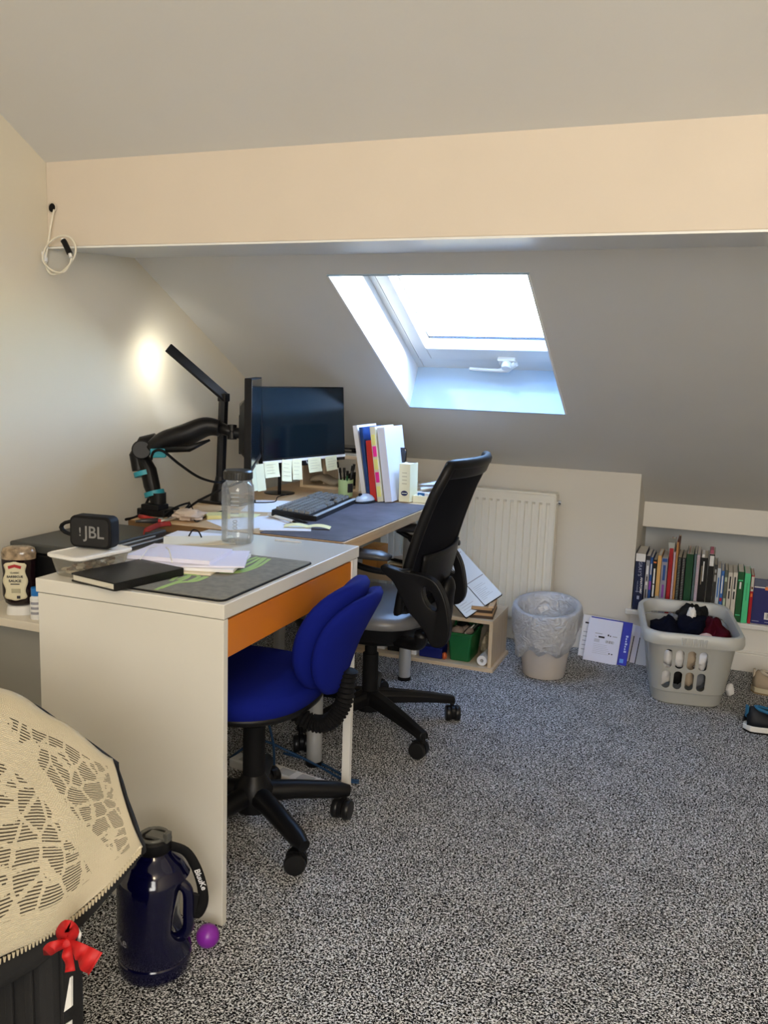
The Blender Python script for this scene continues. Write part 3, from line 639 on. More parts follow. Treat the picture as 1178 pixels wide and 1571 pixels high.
m2, M2, W2, n2 = monitor('monitor', 'second monitor seen edge-on, hung from the black gas-spring mount', (-1.366, 2.392, 0), (-1.584, 2.845, 0), .925, .292, .0, False)
# side notes on the second screen's lower edge
for k, (px_, py0, py1) in enumerate(((390, 713, 752), (397, 712, 745))):
    a = at(px_, py0, d=3.05-.1*k)
    nn = tag(obj('sticky_note', B().grid(lambda u_, v_: a+Vector((.012*v_+.004*u_, .05*(u_-.5), -.09*v_+.0)), 3, 5), NT, solid=.0006), ['yellow note hanging from the edge-on monitor, nearer the arm', 'yellow note hanging from the edge-on monitor, nearer the big screen'][k], 'note', 'sticky notes on the edge-on monitor')
# arm
ar = thing('gas_spring_mount', 'black gas-spring monitor mount with teal cable clips, clamped to the wood desk', 'mount', (-1.755, 2.45, H))
q0 = at(243, 787, d=2.95); q1 = at(228, 722, d=2.95); q2 = at(217, 690, d=2.95); q3 = at(235, 676, d=2.93); q4 = at(330, 652, d=2.93); q5 = at(352, 664, d=2.93)
b = B().box((q0.x, q0.y, H+.012), (.11, .09, .024)); b.box((q0.x+.0, q0.y-.02, H+.03), (.07, .06, .02)); obj('desk_clamp', b, BLK, ar, world=True, bev=.004)
obj('swivel_collar', B().cyl((q0.x, q0.y, H+.03), (q0.x, q0.y, H+.075), .026, n=24), BLK, ar, world=True, smooth=40)
obj('lower_arm', B().tube([at(240, 770, d=2.95), at(233, 745, d=2.95), q1, at(214, 695, d=2.95)], [.024, .034, .034, .028], 12, flat=.8), BLK, ar, world=True, smooth=50, bev=.002)
obj('elbow_joint', B().cyl(at(217, 690, d=2.99), at(217, 690, d=2.90), .032, n=24), BLK, ar, world=True, smooth=40, bev=.004)
obj('elbow_joint', B().tube([at(213, 722, d=2.95), at(210, 700, d=2.95), at(222, 680, d=2.95), at(240, 676, d=2.95)], [.022, .026, .028, .026], 12), BLK, ar, world=True, smooth=50)
up_ = smoothpts([at(232, 692, d=2.93), at(252, 678, d=2.93), at(285, 667, d=2.93), at(315, 655, d=2.93), at(337, 657, d=2.93)], 6)
obj('gas_arm', B().tube(up_, [.030+.010*math.sin(PI*min(1, i/(len(up_)-1)*1.1)) for i in range(len(up_))], 14, flat=.85), BLK, ar, world=True, smooth=True)
obj('gas_arm_cover', B().tube([at(250, 690, d=2.90), at(290, 688, d=2.90), at(322, 675, d=2.90)], [.010, .012, .004], 8), BLK, ar, world=True, smooth=True)
obj('tilt_head', B().tube([at(334, 655, d=2.93), at(350, 661, d=2.93), at(360, 664, d=2.93)], [.020, .018, .015], 12), BLK, ar, world=True, smooth=True)
obj('pivot', B().cyl(at(356, 652, d=2.93), at(356, 674, d=2.93), .016), BLK, ar, world=True, smooth=40)
vc = at(372, 665, d=2.93)
obj('mounting_plate', B().box((0, 0, 0), (.11, .13, .016), frame(vc, M2.col[0].xyz, (0, 0, 1))), BLK, ar, world=True, bev=.003)
obj('mounting_post', B().cyl(at(360, 664, d=2.93), vc, .018), BLK, ar, world=True, smooth=40)
for k, (pa, r_) in enumerate((((222, 726), .036), ((237, 757), .034))):
    a = at(*pa, d=2.95); dr_ = (q1-at(240, 770, d=2.95)).normalized()
    obj('cable_clip', B().cyl(a-dr_*.008, a+dr_*.008, r_, n=24), TEAL, ar, world=True, smooth=40)
obj('cable_clip', B().box((0, 0, 0), (.05, .03, .022), frame(at(243, 695, d=2.90), RIGHT, (0, 0, 1))), TEAL, ar, world=True, bev=.004)
def cable(label, pts, r_, m_, name='cable', k=8, group=None):
    return tag(obj(name, B().tube(smoothpts(pts, k), r_, 8), m_, smooth=True), label, 'cable', group)
cable('black cable looping from the monitor arm elbow down behind the lamp', [at(232, 705, d=2.9), at(236, 693, d=2.88), at(250, 692, d=2.88), at(275, 712, d=2.92), at(305, 732, d=2.98), at(332, 740, d=3.1), at(345, 738, d=3.15)], .0045, BLKM)
cable('black cable hanging behind the arm post down to the desk edge', [at(236, 740, d=3.0), at(228, 765, d=3.0), at(213, 790, z=H+.004), at(193, 797, z=H+.004)], .0045, BLKM)
cable('thick black cable running across the wood desk towards the lamp foot', [at(262, 795, z=H+.008), at(285, 782, z=H+.012), at(305, 768, z=H+.05), at(338, 752, z=H+.09), at(372, 738, d=3.1)], .004, BLKM)
cable('thin black cable coiled by the lamp foot', [at(252, 790, z=H+.01), at(270, 778, z=H+.03), at(290, 772, z=H+.02), at(282, 782, z=H+.006), at(262, 790, z=H+.006), at(258, 795, z=H+.004)], .0035, BLKM)
cable('thin black cable crossing the desk behind the keyboard', [at(385, 771, z=H+.003), at(420, 770, z=H+.003), at(427, 762, z=H+.003), at(450, 757, z=H+.003)], .002, BLKM)
cable('thin black lead curling over the small papers on the wood desk', [at(290, 770, z=H+.03), at(296, 782, z=H+.01), at(300, 800, z=H+.006), at(320, 790, z=H+.004), at(345, 783, z=H+.004)], .002, BLKM)
# lamp
lp = thing('desk_lamp', 'black folding LED desk lamp lit up and pointing at the left wall', 'lamp', (-1.713, 2.777, H))
obj('lamp_base', B().prism(rrect(.19, .13, .02), 0, .012, Matrix.Translation((-1.70, 2.80, H+.0005))), BLKG, lp, world=True, bev=.003)
obj('foot_cone', B().lathe([(.038, .012), (.036, .03), (.020, .09), (.018, .10)], 24, Matrix.Translation((-1.713, 2.777, H))), BLK, lp, world=True, smooth=50)
pt_ = Vector((-1.700, 2.775, 1.140))
obj('pole', B().tube([(-1.713, 2.777, H+.08), pt_], .018, 8, flat=1.0), BLK, lp, world=True, smooth=30)
tip = at(260, 537, x=-1.845); hd = (tip-pt_).normalized(); hn = (Vector((-1, .15, -.12))); hn = (hn-hd*hn.dot(hd)).normalized()
HM = frame(pt_-hd*.01, hd, hn.cross(hd)); Ln = (tip-pt_).length+.02
if (HM.to_3x3() @ Vector((0, 0, 1))).dot(hn) < 0: HM = frame(pt_-hd*.01, hd, -hn.cross(hd))
obj('hinge', B().box(pt_, (.034, .034, .03)), BLK, lp, world=True, bev=.004)
hh_ = obj('lamp_head', B().bb((0, -.019, -.012), (Ln, .019, 0), HM), BLK, lp, world=True, bev=.003)
LED = mat('led_strip', (1, 1, 1), .5, emit=(1, .95, .82), es=75)
obj('led_strip', B().bb((Ln*.72, -.011, .0003), (Ln*.98, .011, .0012), HM), LED, hh_, world=True)
# ------------------------------------------------------------------ rear desk top
HM0 = H+.0004
dm = flat('desk_mat', 'dark slate desk mat along the front edge of the wood desk', 'mat', (-1.155, 2.735), .282, .83, HM0, .0025, 0, mat('slate_mat', (.085, .076, .092), .6, var=.35, vscale=14), rad=.012)
ZM = HM0+.0028
# keyboard with every key a part
kM = Matrix.Translation((-1.338, 2.815, ZM+.001)) @ Matrix.Rotation(math.radians(96), 4, 'Z') @ Matrix.Scale(1.04, 4) @ Matrix.Rotation(math.radians(4), 4, 'X')
kb = thing('keyboard', 'black mechanical keyboard lying lengthwise before the big monitor', 'keyboard', M=kM)
obj('keyboard_case', B().prism(rrect(.445, .155, .006), .0, .020), BLK, kb, bev=.002)
obj('front_lip', B().bb((-.22, -.0785, .0195), (.22, -.066, .0215)), mat('grey_strip', (.42, .45, .46), .35), kb)
kcap = bpy.data.meshes.new('key'); _b = B().loft([[Vector((x, y, z)) for x, y in rrect(.0165*a, .0165*a, .002, 2)] for a, z in ((1, 0), (.78, .0085))]); _b.b.to_mesh(kcap); _b.b.free(); kcap.materials.append(mat('key_plastic', (.16, .17, .175), .4))
def key(x, y, w_=1):
    o = bpy.data.objects.new('key', kcap); COL.objects.link(o); o.parent = kb; o.location = (x, y, .021); o.scale = (w_, 1, 1)
for r_ in range(6):
    y = .060-r_*.0195-(.004 if r_ else 0); x = -.211; row = [(1, 15)] if r_ < 5 else [(1.25, 3), (6, 1), (1.25, 3)]
    if r_ == 5:
        for wd, c in row:
            for _ in range(c): key(x+.019*wd/2, y, wd*1.12 if wd > 1.3 else wd); x += .019*wd
        for k in range(3): key(.082+.019*k, y)
    else:
        for k in range(14): key(x+.0095, y); x += .019
        for k in range(3): key(.082+.019*k, y) if r_ != 4 else None
    for k in range(4): key(.148+.019*k, y)
# mouse
mo = thing('computer_mouse', 'grey and white computer mouse at the far end of the desk mat', 'mouse', M=Matrix.Translation((-1.262, 3.085, ZM)) @ Matrix.Rotation(math.radians(75), 4, 'Z'))
def ell(rx, ry, rz, cx=0, cy=0, cz=0, n=24, half=True):
    out = []
    for j in range(9):
        t_ = j/8*PI/2 if half else -PI/2+j/8*PI
        out.append([Vector((cx+rx*max(.01, math.cos(t_))*math.cos(2*PI*i/n), cy+ry*max(.01, math.cos(t_))*math.sin(2*PI*i/n), cz+rz*math.sin(t_))) for i in range(n)])
    return out
obj('mouse_body', B().loft(ell(.055, .031, .034)), mat('mouse_white', (.40, .42, .44), .25), mo, smooth=True)
obj('mouse_base', B().loft(ell(.058, .0335, .020)), BLK, mo, smooth=True)
obj('scroll_wheel', B().cyl((-.028, -.004, .030), (-.028, .004, .030), .007), BLK, mo)
# pen pot
pp = thing('pen_pot', 'pale green pot crowded with dark pens, in front of the cubby shelf', 'pot', (-1.400, 3.215, HM0))
obj('pot', B().lathe([(.001, 0), (.029, 0), (.031, .068), (.0285, .068), (.027, .004), (.001, .004)], 28), mat('pale_green', (.42, .60, .33), .5), pp, smooth=40)
lbp = B().grid(lambda u, v: Vector((.0315*math.cos(-.9+u*.9), .0315*math.sin(-.9+u*.9), .018+.036*v)), 8, 2); obj('label', lbp, INK, pp)
for k, (a, ln, r_, m_) in enumerate(((0, .125, .004, BLK), (1.1, .115, .0045, BLKG), (2.2, .105, .004, MATS['matte_black']), (3.4, .130, .003, STEEL), (4.3, .11, .004, BLK), (5.3, .10, .004, mat('dark_green', (.01, .09, .03), .4)))):
    p = Vector((.016*math.cos(a), .016*math.sin(a), .006)); q = Vector((.034*math.cos(a), .034*math.sin(a), ln))
    o = thing('pen', ['black pen leaning right', 'thick black marker', 'dark pen behind', 'thin steel-coloured pen', 'black ballpoint', 'dark green pen'][k]+' standing in the green pot', 'pen', (-1.400, 3.215, HM0+.001), group='pens in the green pot')
    obj('barrel', B().cyl(p, q, r_, n=10), m_, o, smooth=40); obj('cap', B().cyl(p.lerp(q, .86), q.lerp(p, -.05), r_*1.35, n=10), BLK, o, smooth=40)
# upright folders leaning against the cubby (x = thickness)
def upright(name, label, cat, x, y, wd, th, h, lean, z, m_, pages=None, grp=None, yaw=0, zl=0):
    M = Matrix.Translation((x, y, z)) @ Matrix.Rotation(math.radians(yaw), 4, 'Z') @ Matrix.Rotation(math.radians(-lean), 4, 'Y')
    t_ = thing(name, label, cat, M=M, group=grp); c = .0016
    obj('cover', B().bb((0, 0, 0), (c, wd, h)), m_, t_); obj('cover', B().bb((th-c, 0, 0), (th, wd, h)), m_, t_)
    obj('spine', B().bb((c*.5, -.0002, .0), (th-c*.5, .002, h)), m_, t_, bev=.0005)
    obj('page_block', B().bb((c, .0022, .002), (th-c, wd-.003, h-.003)), pages or PAPER, t_)
    return t_, M
FG = 'folders leaning on the desk cubby'
upright('folder', 'white box folder leaning against the cubby, leftmost of the row', 'folder', -1.298, 3.150, .20, .018, .290, 10, HM0+.003, PAPER, grp=FG)
upright('folder', 'dark blue folder squeezed beside the white box folder', 'folder', -1.273, 3.140, .20, .014, .285, 9, HM0+.003, mat('folder_blue', (.012, .05, .20), .4), grp=FG)
upright('book', 'red book standing between the blue folder and the tabbed pad', 'book', -1.254, 3.128, .16, .024, .235, 7, HM0+.003, mat('folder_red', (.58, .03, .02), .4), grp=FG)
t_, M_ = upright('ring_pad', 'thick white pad with pink and yellow index tabs down its spine', 'pad', -1.222, 3.120, .20, .022, .290, 8.5, HM0+.003, mat('pad_cream', (.80, .76, .58), .6), grp=FG)
for k, (c_, z_) in enumerate((((.85, .80, .25), .02), ((.85, .02, .30), .075), ((.85, .80, .25), .125), ((.85, .02, .30), .175), ((.85, .80, .25), .22))):
    obj('index_tab', B().bb((.004, -.004, z_), (.018, -.0005, z_+.04)), mat('tab_yellow' if k % 2 == 0 else 'tab_pink', c_, .6), t_)
t_, M_ = upright('ring_binder', 'tall white binder with a plain cover, rightmost of the leaning row', 'binder', -1.194, 3.125, .20, .030, .288, 8.5, HM0+.003, mat('binder_white', (.74, .76, .86), .5), grp=FG)
# pale yellow carton and stationery past the binder
t_, M_ = upright('carton', 'tall pale yellow carton standing right of the white binder', 'carton', -1.155, 3.175, .09, .045, .148, 1, HM0+.003, mat('pale_yellow', (.86, .80, .52), .6))
obj('oval_mark', B().prism([(.014*math.cos(a), .010*math.sin(a)) for a in [i*PI/10 for i in range(20)]], 0, .0006, Matrix.Translation((.0225, -.0003, .034)) @ MX), NAVY, t_)
obj('oval_mark', B().bb((.012, -.0012, .0325), (.033, -.0009, .0355)), MATS['pale_yellow'], t_)
for k in range(4): obj('print_line', B().bb((.012, -.0007, .07+.014*k), (.032, -.0003, .073+.014*k)), mat('ochre', (.55, .48, .28), .7), t_)
tag(obj('phone_stand', B().prism(rrect(.052, .060, .012), 0, .012, Matrix.Translation((-1.195, 3.29, HM0+.175)) @ MX), BLKG, bev=.003), 'dark rounded gadget peeping over the yellow carton', 'gadget')
_ps = bpy.data.objects['phone_stand']; obj('stem', B().cyl((-1.195, 3.285, HM0), (-1.195, 3.285, HM0+.15), .006), BLK, _ps)
tag(obj('manila_folder', B().bb((-1.108, 3.205, HM0+.0005), (-1.045, 3.40, HM0+.028)), mat('manila', (.86, .82, .62), .7), bev=.001), 'low cream box lying beside the yellow carton', 'box')
bx = thing('white_box', 'white box with a blue logo square at the corner of the wood desk', 'box', (-1.05, 3.25, HM0))
obj('box_body', B().box((.0, .03, .021), (.085, .14, .040), Matrix.Rotation(-.25, 4, 'Z')), PAPER, bx, bev=.001)
bM = Matrix.Translation((-1.05, 3.25, HM0)) @ Matrix.Rotation(-.25, 4, 'Z') @ Matrix.Translation((0, -.0408, .021)) @ MX
obj('logo_square', B().bb((-.034, -.018, 0), (-.002, .018, .0008), bM), mat('logo_blue', (.01, .10, .30), .5), bx, world=True)
text('D', .026, bM @ Matrix.Translation((-.018, 0, .001)), PAPER, bx)
for k, (c, rot) in enumerate((((-1.045, 3.34), 20), ((-1.03, 3.40), -8), ((-1.04, 3.37), 35))):
    M = Matrix.Translation((c[0], c[1], HM0+.058+k*.006)) @ Matrix.Rotation(math.radians(-13), 4, 'Y') @ Matrix.Rotation(math.radians(rot), 4, 'Z')
    tag(obj('loose_paper', B().prism(rrect(.15, .20, .001), 0, .002, M), PAPER), ['lowest loose white sheet on the logo box', 'middle loose white sheet sloping over the logo box', 'top loose white sheet tilting up over the logo box'][k], 'paper', 'loose sheets on the logo box')
# on the cubby
tag(obj('thin_case', B().prism(rrect(.15, .10, .01), 0, .006, Matrix.Translation((-1.495, 3.46, cz+.0005))), mat('greyish', (.5, .5, .46), .5), bev=.001), 'thin grey case on the cubby top', 'case')
tag(obj('tablet', B().prism(rrect(.22, .14, .01), 0, .008, Matrix.Translation((-1.535, 3.47, cz+.022))), BLKG, bev=.001), 'black flat device lying across the cubby top', 'device')
for x in (-1.58, -1.43): obj('rubber_foot', B().box((x-.035, 3.47, cz+.0145), (.02, .06, .014)), BLK, bpy.data.objects['tablet'])
tag(obj('folded_cloth', B().loft([[Vector((-1.645+.15*t_, 3.44+.05*math.cos(a), HM0+.030+.016*math.sin(a)+.010*math.sin(7*t_))) for a in [2*PI*i/12 for i in range(12)]] for t_ in [j/8 for j in range(9)]]), mat('beige_cloth', (.34, .29, .22), .9, bump=.5, bscale=60), smooth=True), 'crumpled beige cloth bag inside the cubby shelf', 'cloth')
tag(obj('black_box', B().box((-1.465, 3.50, H+.036), (.07, .09, .05)), BLKM, bev=.003), 'small black box in the cubby, right of the beige cloth', 'box')
# papers, notes, tools on the maple desk
flat('white_sheet', 'plain white sheet on the wood desk left of the keyboard', 'paper', (-1.505, 2.82), .21, .28, HM0, .0006, 20, PAPER)
flat('white_sheet', 'white sheet at the front of the wood desk behind the bottle', 'paper', (-1.40, 2.48), .20, .26, HM0, .0006, -35, PAPER)
flat('white_sheet', 'crumpled white sheet under the curled yellow notes', 'paper', (-1.26, 2.43), .16, .10, ZM+.0002, .0008, 25, PAPER)
flat('sticky_pad', 'thick yellow sticky note pad near the front of the wood desk', 'note pad', (-1.555, 2.50), .076, .076, HM0, .012, 40, mat('pad_yellow', (.72, .66, .28), .7))
flat('sticky_sheet', 'loose pale yellow note beside the sticky pad', 'note', (-1.50, 2.58), .10, .076, HM0+.001, .0008, 15, YEL)
for k, (x, y, rot) in enumerate(((-1.235, 2.452, 22), (-1.165, 2.472, 14))):
    M = Matrix.Translation((x, y, ZM+.003)) @ Matrix.Rotation(math.radians(rot), 4, 'Z')
    tag(obj('curled_note', B().grid(lambda u, v: M @ Vector(((u-.5)*.075, (v-.5)*.028, .006*math.sin(PI*u)+.004*v)), 8, 2), YEL, solid=.0006), ['curled yellow note on the desk mat, left of the pair', 'curled yellow note on the desk mat, right of the pair'][k], 'note', 'curled notes on the desk mat')
def stick(name, label, cat, a, b_, r_, m_, capm=None):
    t_ = thing(name, label, cat, (a[0], a[1], a[2])); a, b_ = Vector(a), Vector(b_)
    obj('barrel', B().cyl(a, b_, r_, n=10), m_, t_, world=True, smooth=40); obj('tip', B().cyl(b_, b_+(b_-a).normalized()*.02, r_*.9, r_*.2, n=10), capm or BLK, t_, world=True, smooth=40)
stick('marker_pen', 'white and black marker pen lying by the near end of the keyboard', 'pen', at(412, 789, z=ZM+.006), at(450, 800, z=ZM+.006), .005, WPL)
stick('black_pen', 'black pen lying along the near end of the keyboard', 'pen', at(425, 790, z=ZM+.006), at(467, 801, z=ZM+.006), .0045, BLK)
# red handled pliers, tissue, lanyard
pl = thing('pliers', 'pliers with red grips at the left front corner of the wood desk', 'pliers', (-1.70, 2.36, H))
g0 = at(268, 806, z=H+.008)
obj('jaw', B().tube([at(243, 799, z=H+.008), at(222, 799, z=H+.008), at(208, 800, z=H+.008)], [.010, .007, .004], 8), mat('dark_steel', (.08, .08, .09), .3, .6), pl, world=True, smooth=True)
obj('pivot', B().cyl(at(245, 800, z=H+.002), at(245, 800, z=H+.002)+Vector((0, 0, .012)), .012), STEEL, pl, world=True, smooth=40)
obj('grip', B().tube([at(247, 800, z=H+.008), at(225, 794, z=H+.008), at(214, 792, z=H+.008)], .007, 8), RED, pl, world=True, smooth=True)
obj('grip', B().tube([at(247, 800, z=H+.008), at(262, 796, z=H+.008), at(280, 793, z=H+.008)], .006, 8), STEEL, pl, world=True, smooth=True)
LAN = mat('red_lanyard', (.30, .02, .015), .7)
tag(obj('lanyard', B().tube(smoothpts([at(262, 803, z=H+.004), at(245, 805, z=H+.004), at(228, 812, z=H+.004)]+[Vector(at(225, 812, z=H+.002))+Vector((0, -.014, -.01)), Vector(at(223, 812, z=H))+Vector((0, -.016, -.10)), Vector(at(222, 812, z=H))+Vector((.01, -.012, -.2))], 5), .009, 8, flat=.25), LAN, smooth=True), 'dark red lanyard hanging over the front edge of the wood desk', 'lanyard')
tag(obj('strap', B().tube([Vector((-1.60, 2.335, H-.040)), Vector((-1.60, 2.335, H-.24))], .014, 6, flat=.3), BLKM), 'dark strap hanging under the wood desk next to the lanyard', 'strap')
cr = B(); 
def crumple(c, rx, ry, rz, seed, n=18, f=9, amp=.35):
    rings = []
    for j in range(11):
        t_ = -PI/2+PI*j/10; r = []
        for i in range(n):
            a = 2*PI*i/n; d = Vector((math.cos(t_)*math.cos(a), math.cos(t_)*math.sin(a), math.sin(t_)))
            k = 1+amp*noise.noise(d*f*.35+Vector((seed, seed*2, 0)))
            r.append(Vector((c[0]+d.x*rx*k, c[1]+d.y*ry*k, max(c[2]+d.z*rz*k, c[2]-rz*.95))))
        rings.append(r)
    return B().loft(rings)
tag(obj('crumpled_tissue', crumple((-1.60, 2.40, H+.020), .055, .035, .018, 3, amp=.7), mat('tissue', (.62, .52, .44), .9), smooth=35), 'crumpled brownish paper bag by the pliers', 'paper bag')
# ------------------------------------------------------------------ printer
pr = thing('printer', 'low black printer on the side table, behind the food tub', 'printer', (-1.70, 2.08, ST))
p0, p1 = (-1.868, 1.905), (-1.505, 2.285)
obj('printer_body', B().bb((p0[0], p0[1], ST+.001), (p1[0], p1[1], ST+.165)), BLK, pr, world=True, bev=.006)
obj('scanner_lid', B().bb((p0[0]-.002, p0[1]-.002, ST+.168), (p1[0]-.10, p1[1], ST+.194)), mat('printer_lid', (.05, .052, .048), .45), pr, world=True, bev=.005)
obj('control_panel', B().bb((p1[0]-.098, p0[1], ST+.166), (p1[0], p1[1], ST+.186)), BLK, pr, world=True, bev=.004)
for k in range(2): obj('panel_trim', B().bb((p1[0]-.085+.035*k, 1.96, ST+.186), (p1[0]-.080+.035*k, 2.20, ST+.189)), mat('trim_silver', (.6, .6, .58), .3, .5), pr, world=True)
# ------------------------------------------------------------------ sauce bottle, small tube
kc = (-1.800, 1.865); sM = Matrix.Translation((kc[0], kc[1], ST+.0003)) @ Matrix.Rotation(math.radians(28), 4, 'Z')
sb = thing('sauce_bottle', 'upside-down dark sauce bottle with a white cap and cream label', 'bottle', M=sM)
def ov(rx, ry, z, n=32, e=2.3):
    out = []
    for i in range(n):
        a = 2*PI*i/n; c, q = math.cos(a), math.sin(a); k = (abs(c)**e+abs(q)**e)**(-1/e); out.append(Vector((rx*k*c, ry*k*q, z)))
    return out
obj('cap', B().loft([ov(.036, .028, 0, e=2.6), ov(.037, .029, .004), ov(.034, .027, .024), ov(.030, .024, .026)]), WPL, sb, smooth=40)
obj('bottle_body', B().loft([ov(.028, .022, .0262), ov(.038, .028, .034), ov(.045, .031, .055), ov(.046, .030, .085), ov(.043, .028, .115), ov(.046, .030, .145), ov(.046, .031, .158)]), mat('dark_sauce', (.010, .004, .006), .12), sb, smooth=60)
obj('bottle_shoulder', B().loft([ov(.046, .031, .1582), ov(.0465, .031, .175), ov(.042, .028, .188), ov(.03, .02, .192)]), mat('smeared_plastic', (.30, .22, .14), .2, var=.6, vscale=60, coat=.5), sb, smooth=60)
def lab(u, v):
    z = .044+.110*v; w_ = .030+.0035*math.cos(v*4*PI)
    if v < .12: w_ *= math.sqrt(max(.02, 1-(1-v/.12)**2))*.95+.05
    if v > .88: w_ *= math.sqrt(max(.02, 1-((v-.88)/.12)**2))*.95+.05
    return Vector(((u-.5)*2*w_-.003, -.0315+.004*(2*u-1)**2, z))
obj('label_sheet', B().grid(lab, 10, 24), mat('label_cream', (.72, .66, .46), .6), sb, solid=.0006, smooth=True)
kp = sM @ Matrix.Translation((-.003, -.0326, 0)) @ MX
obj('badge', B().prism([(-.016, .134), (-.018, .142), (0, .147), (.018, .142), (.016, .134), (0, .139)], 0, .0008, kp), mat('badge_red', (.40, .015, .02), .5), sb, world=True)
text('CLASSIC', .0065, kp @ Matrix.Translation((0, .123, .0005)), INK, sb, bold=.02)
text('BARBECUE', .0085, kp @ Matrix.Translation((0, .112, .0005)), INK, sb, bold=.03, sx=1.05)
text('SAUCE', .0095, kp @ Matrix.Translation((0, .100, .0005)), INK, sb, bold=.03, sx=1.15)
obj('print_line', B().bb((-.012, .090, 0), (.012, .0925, .0008), kp), INK, sb, world=True)
obj('print_block', B().bb((-.010, .066, 0), (.014, .078, .0008), kp), mat('label_print', (.40, .37, .25), .7), sb, world=True)
obj('print_block', B().bb((.004, .050, 0), (.013, .058, .0008), kp), INK, sb, world=True)
tu = thing('glue_bottle', 'small white bottle with a blue cap, half hidden by the white desk', 'bottle', (-1.722, 1.845, ST+.0002))
obj('bottle_body', B().lathe([(.001, 0), (.017, 0), (.018, .003), (.018, .060), (.012, .066)], 20), WPL, tu, smooth=40)
obj('cap', B().lathe([(.015, .0665), (.015, .088), (.001, .090)], 20), mat('cap_blue', (.01, .16, .50), .35), tu, smooth=40)
for k in range(3): obj('print_line', B().grid(lambda u, v: Vector((.0183*math.cos(-1.9+u*1.4), .0183*math.sin(-1.9+u*1.4), .015+.014*k+.007*v)), 6, 1), mat('label_grey_print', (.3, .3, .34), .6), tu)
# ------------------------------------------------------------------ suitcase under a crochet throw, ribbon
SUIT = mat('suitcase_fabric', (.006, .006, .007), .75, bump=.3, bscale=500)
sc_ = thing('suitcase', 'black fabric suitcase with vertical ribs, under the crochet throw', 'suitcase', (-1.05, .96, 0))
sx0, sx1, sy0, sy1 = -1.24, -.835, .897, .985
obj('case_body', B().prism(rrect(sx1-sx0, sy1-sy0, .03, cx=(sx0+sx1)/2, cy=(sy0+sy1)/2), .03, .405), SUIT, sc_, world=True, bev=.01)
for k in range(10):
    x = sx1-.035-.038*k; obj('rib', B().bb((x-.007, sy0-.006, .06), (x+.007, sy0, .385)), SUIT, sc_, world=True, bev=.002)
obj('side_strap', B().bb((sx1, sy0+.02, .05), (sx1+.006, sy0+.06, .40)), SUIT, sc_, world=True, bev=.001)
for x in (sx0+.06, sx1-.06):
    for y in (sy0+.022, sy1-.022): obj('wheel', B().cyl((x-.012, y, .020), (x+.012, y, .020), .020, n=20), BLK, sc_, world=True, smooth=40)
_p = [at(px_, py_, y=sy0-.009) for px_, py_ in ((107, 1500), (98, 1553), (109, 1545), (109, 1500))]
obj('reflective_strip', B().loft([[q for q in _p], [q+Vector((0, .004, 0)) for q in _p]]), WPL, sc_, world=True)
_p = [at(px_, py_, y=sy0-.009) for px_, py_ in ((108, 1567), (98, 1573), (98, 1590), (108, 1590))]
obj('reflective_strip', B().loft([[q for q in _p], [q+Vector((0, .004, 0)) for q in _p]]), WPL, sc_, world=True)
# throw: grid through world points (rows from the far ridge to the near hem, columns left to right)
rows = [
 [at(-420, 1180, y=1.20), at(-200, 1120, y=1.17), at(0, 1095, y=1.13), at(90, 1140, y=1.10), at(168, 1190, y=1.06)],
 [at(-420, 1060, y=1.12), at(-200, 1020, y=1.12), at(0, 1061, y=1.08), at(90, 1108, y=1.05), at(172, 1166, y=1.02)],
 [at(-420, 1170, y=1.00), at(-200, 1150, y=1.00), at(0, 1170, y=.99), at(100, 1200, y=.985), at(186, 1214, y=.98)],
 [at(-420, 1400, y=.90), at(-200, 1340, y=.90), at(0, 1320, y=.905), at(115, 1300, y=.92), at(203, 1262, y=.95)],
 [at(-420, 1640, y=.80), at(-200, 1550, y=.81), at(0, 1471, y=.85), at(125, 1395, y=.87), at(217, 1300, y=.92)]]
def cr1(p, t):
    n = len(p)-1; i = min(int(t*n), n-1); f = t*n-i; g = lambda j: p[max(0, min(n, j))]
    a, b_, c, d = g(i-1), g(i), g(i+1), g(i+2)
    return .5*((2*b_)+(c-a)*f+(2*a-5*b_+4*c-d)*f*f+(3*b_-a-3*c+d)*f**3)
def surf(rows, u, v, drop=0):
    p = cr1([cr1(r, u) for r in rows], v); p.x = max(p.x, -1.62+.02*v); return p
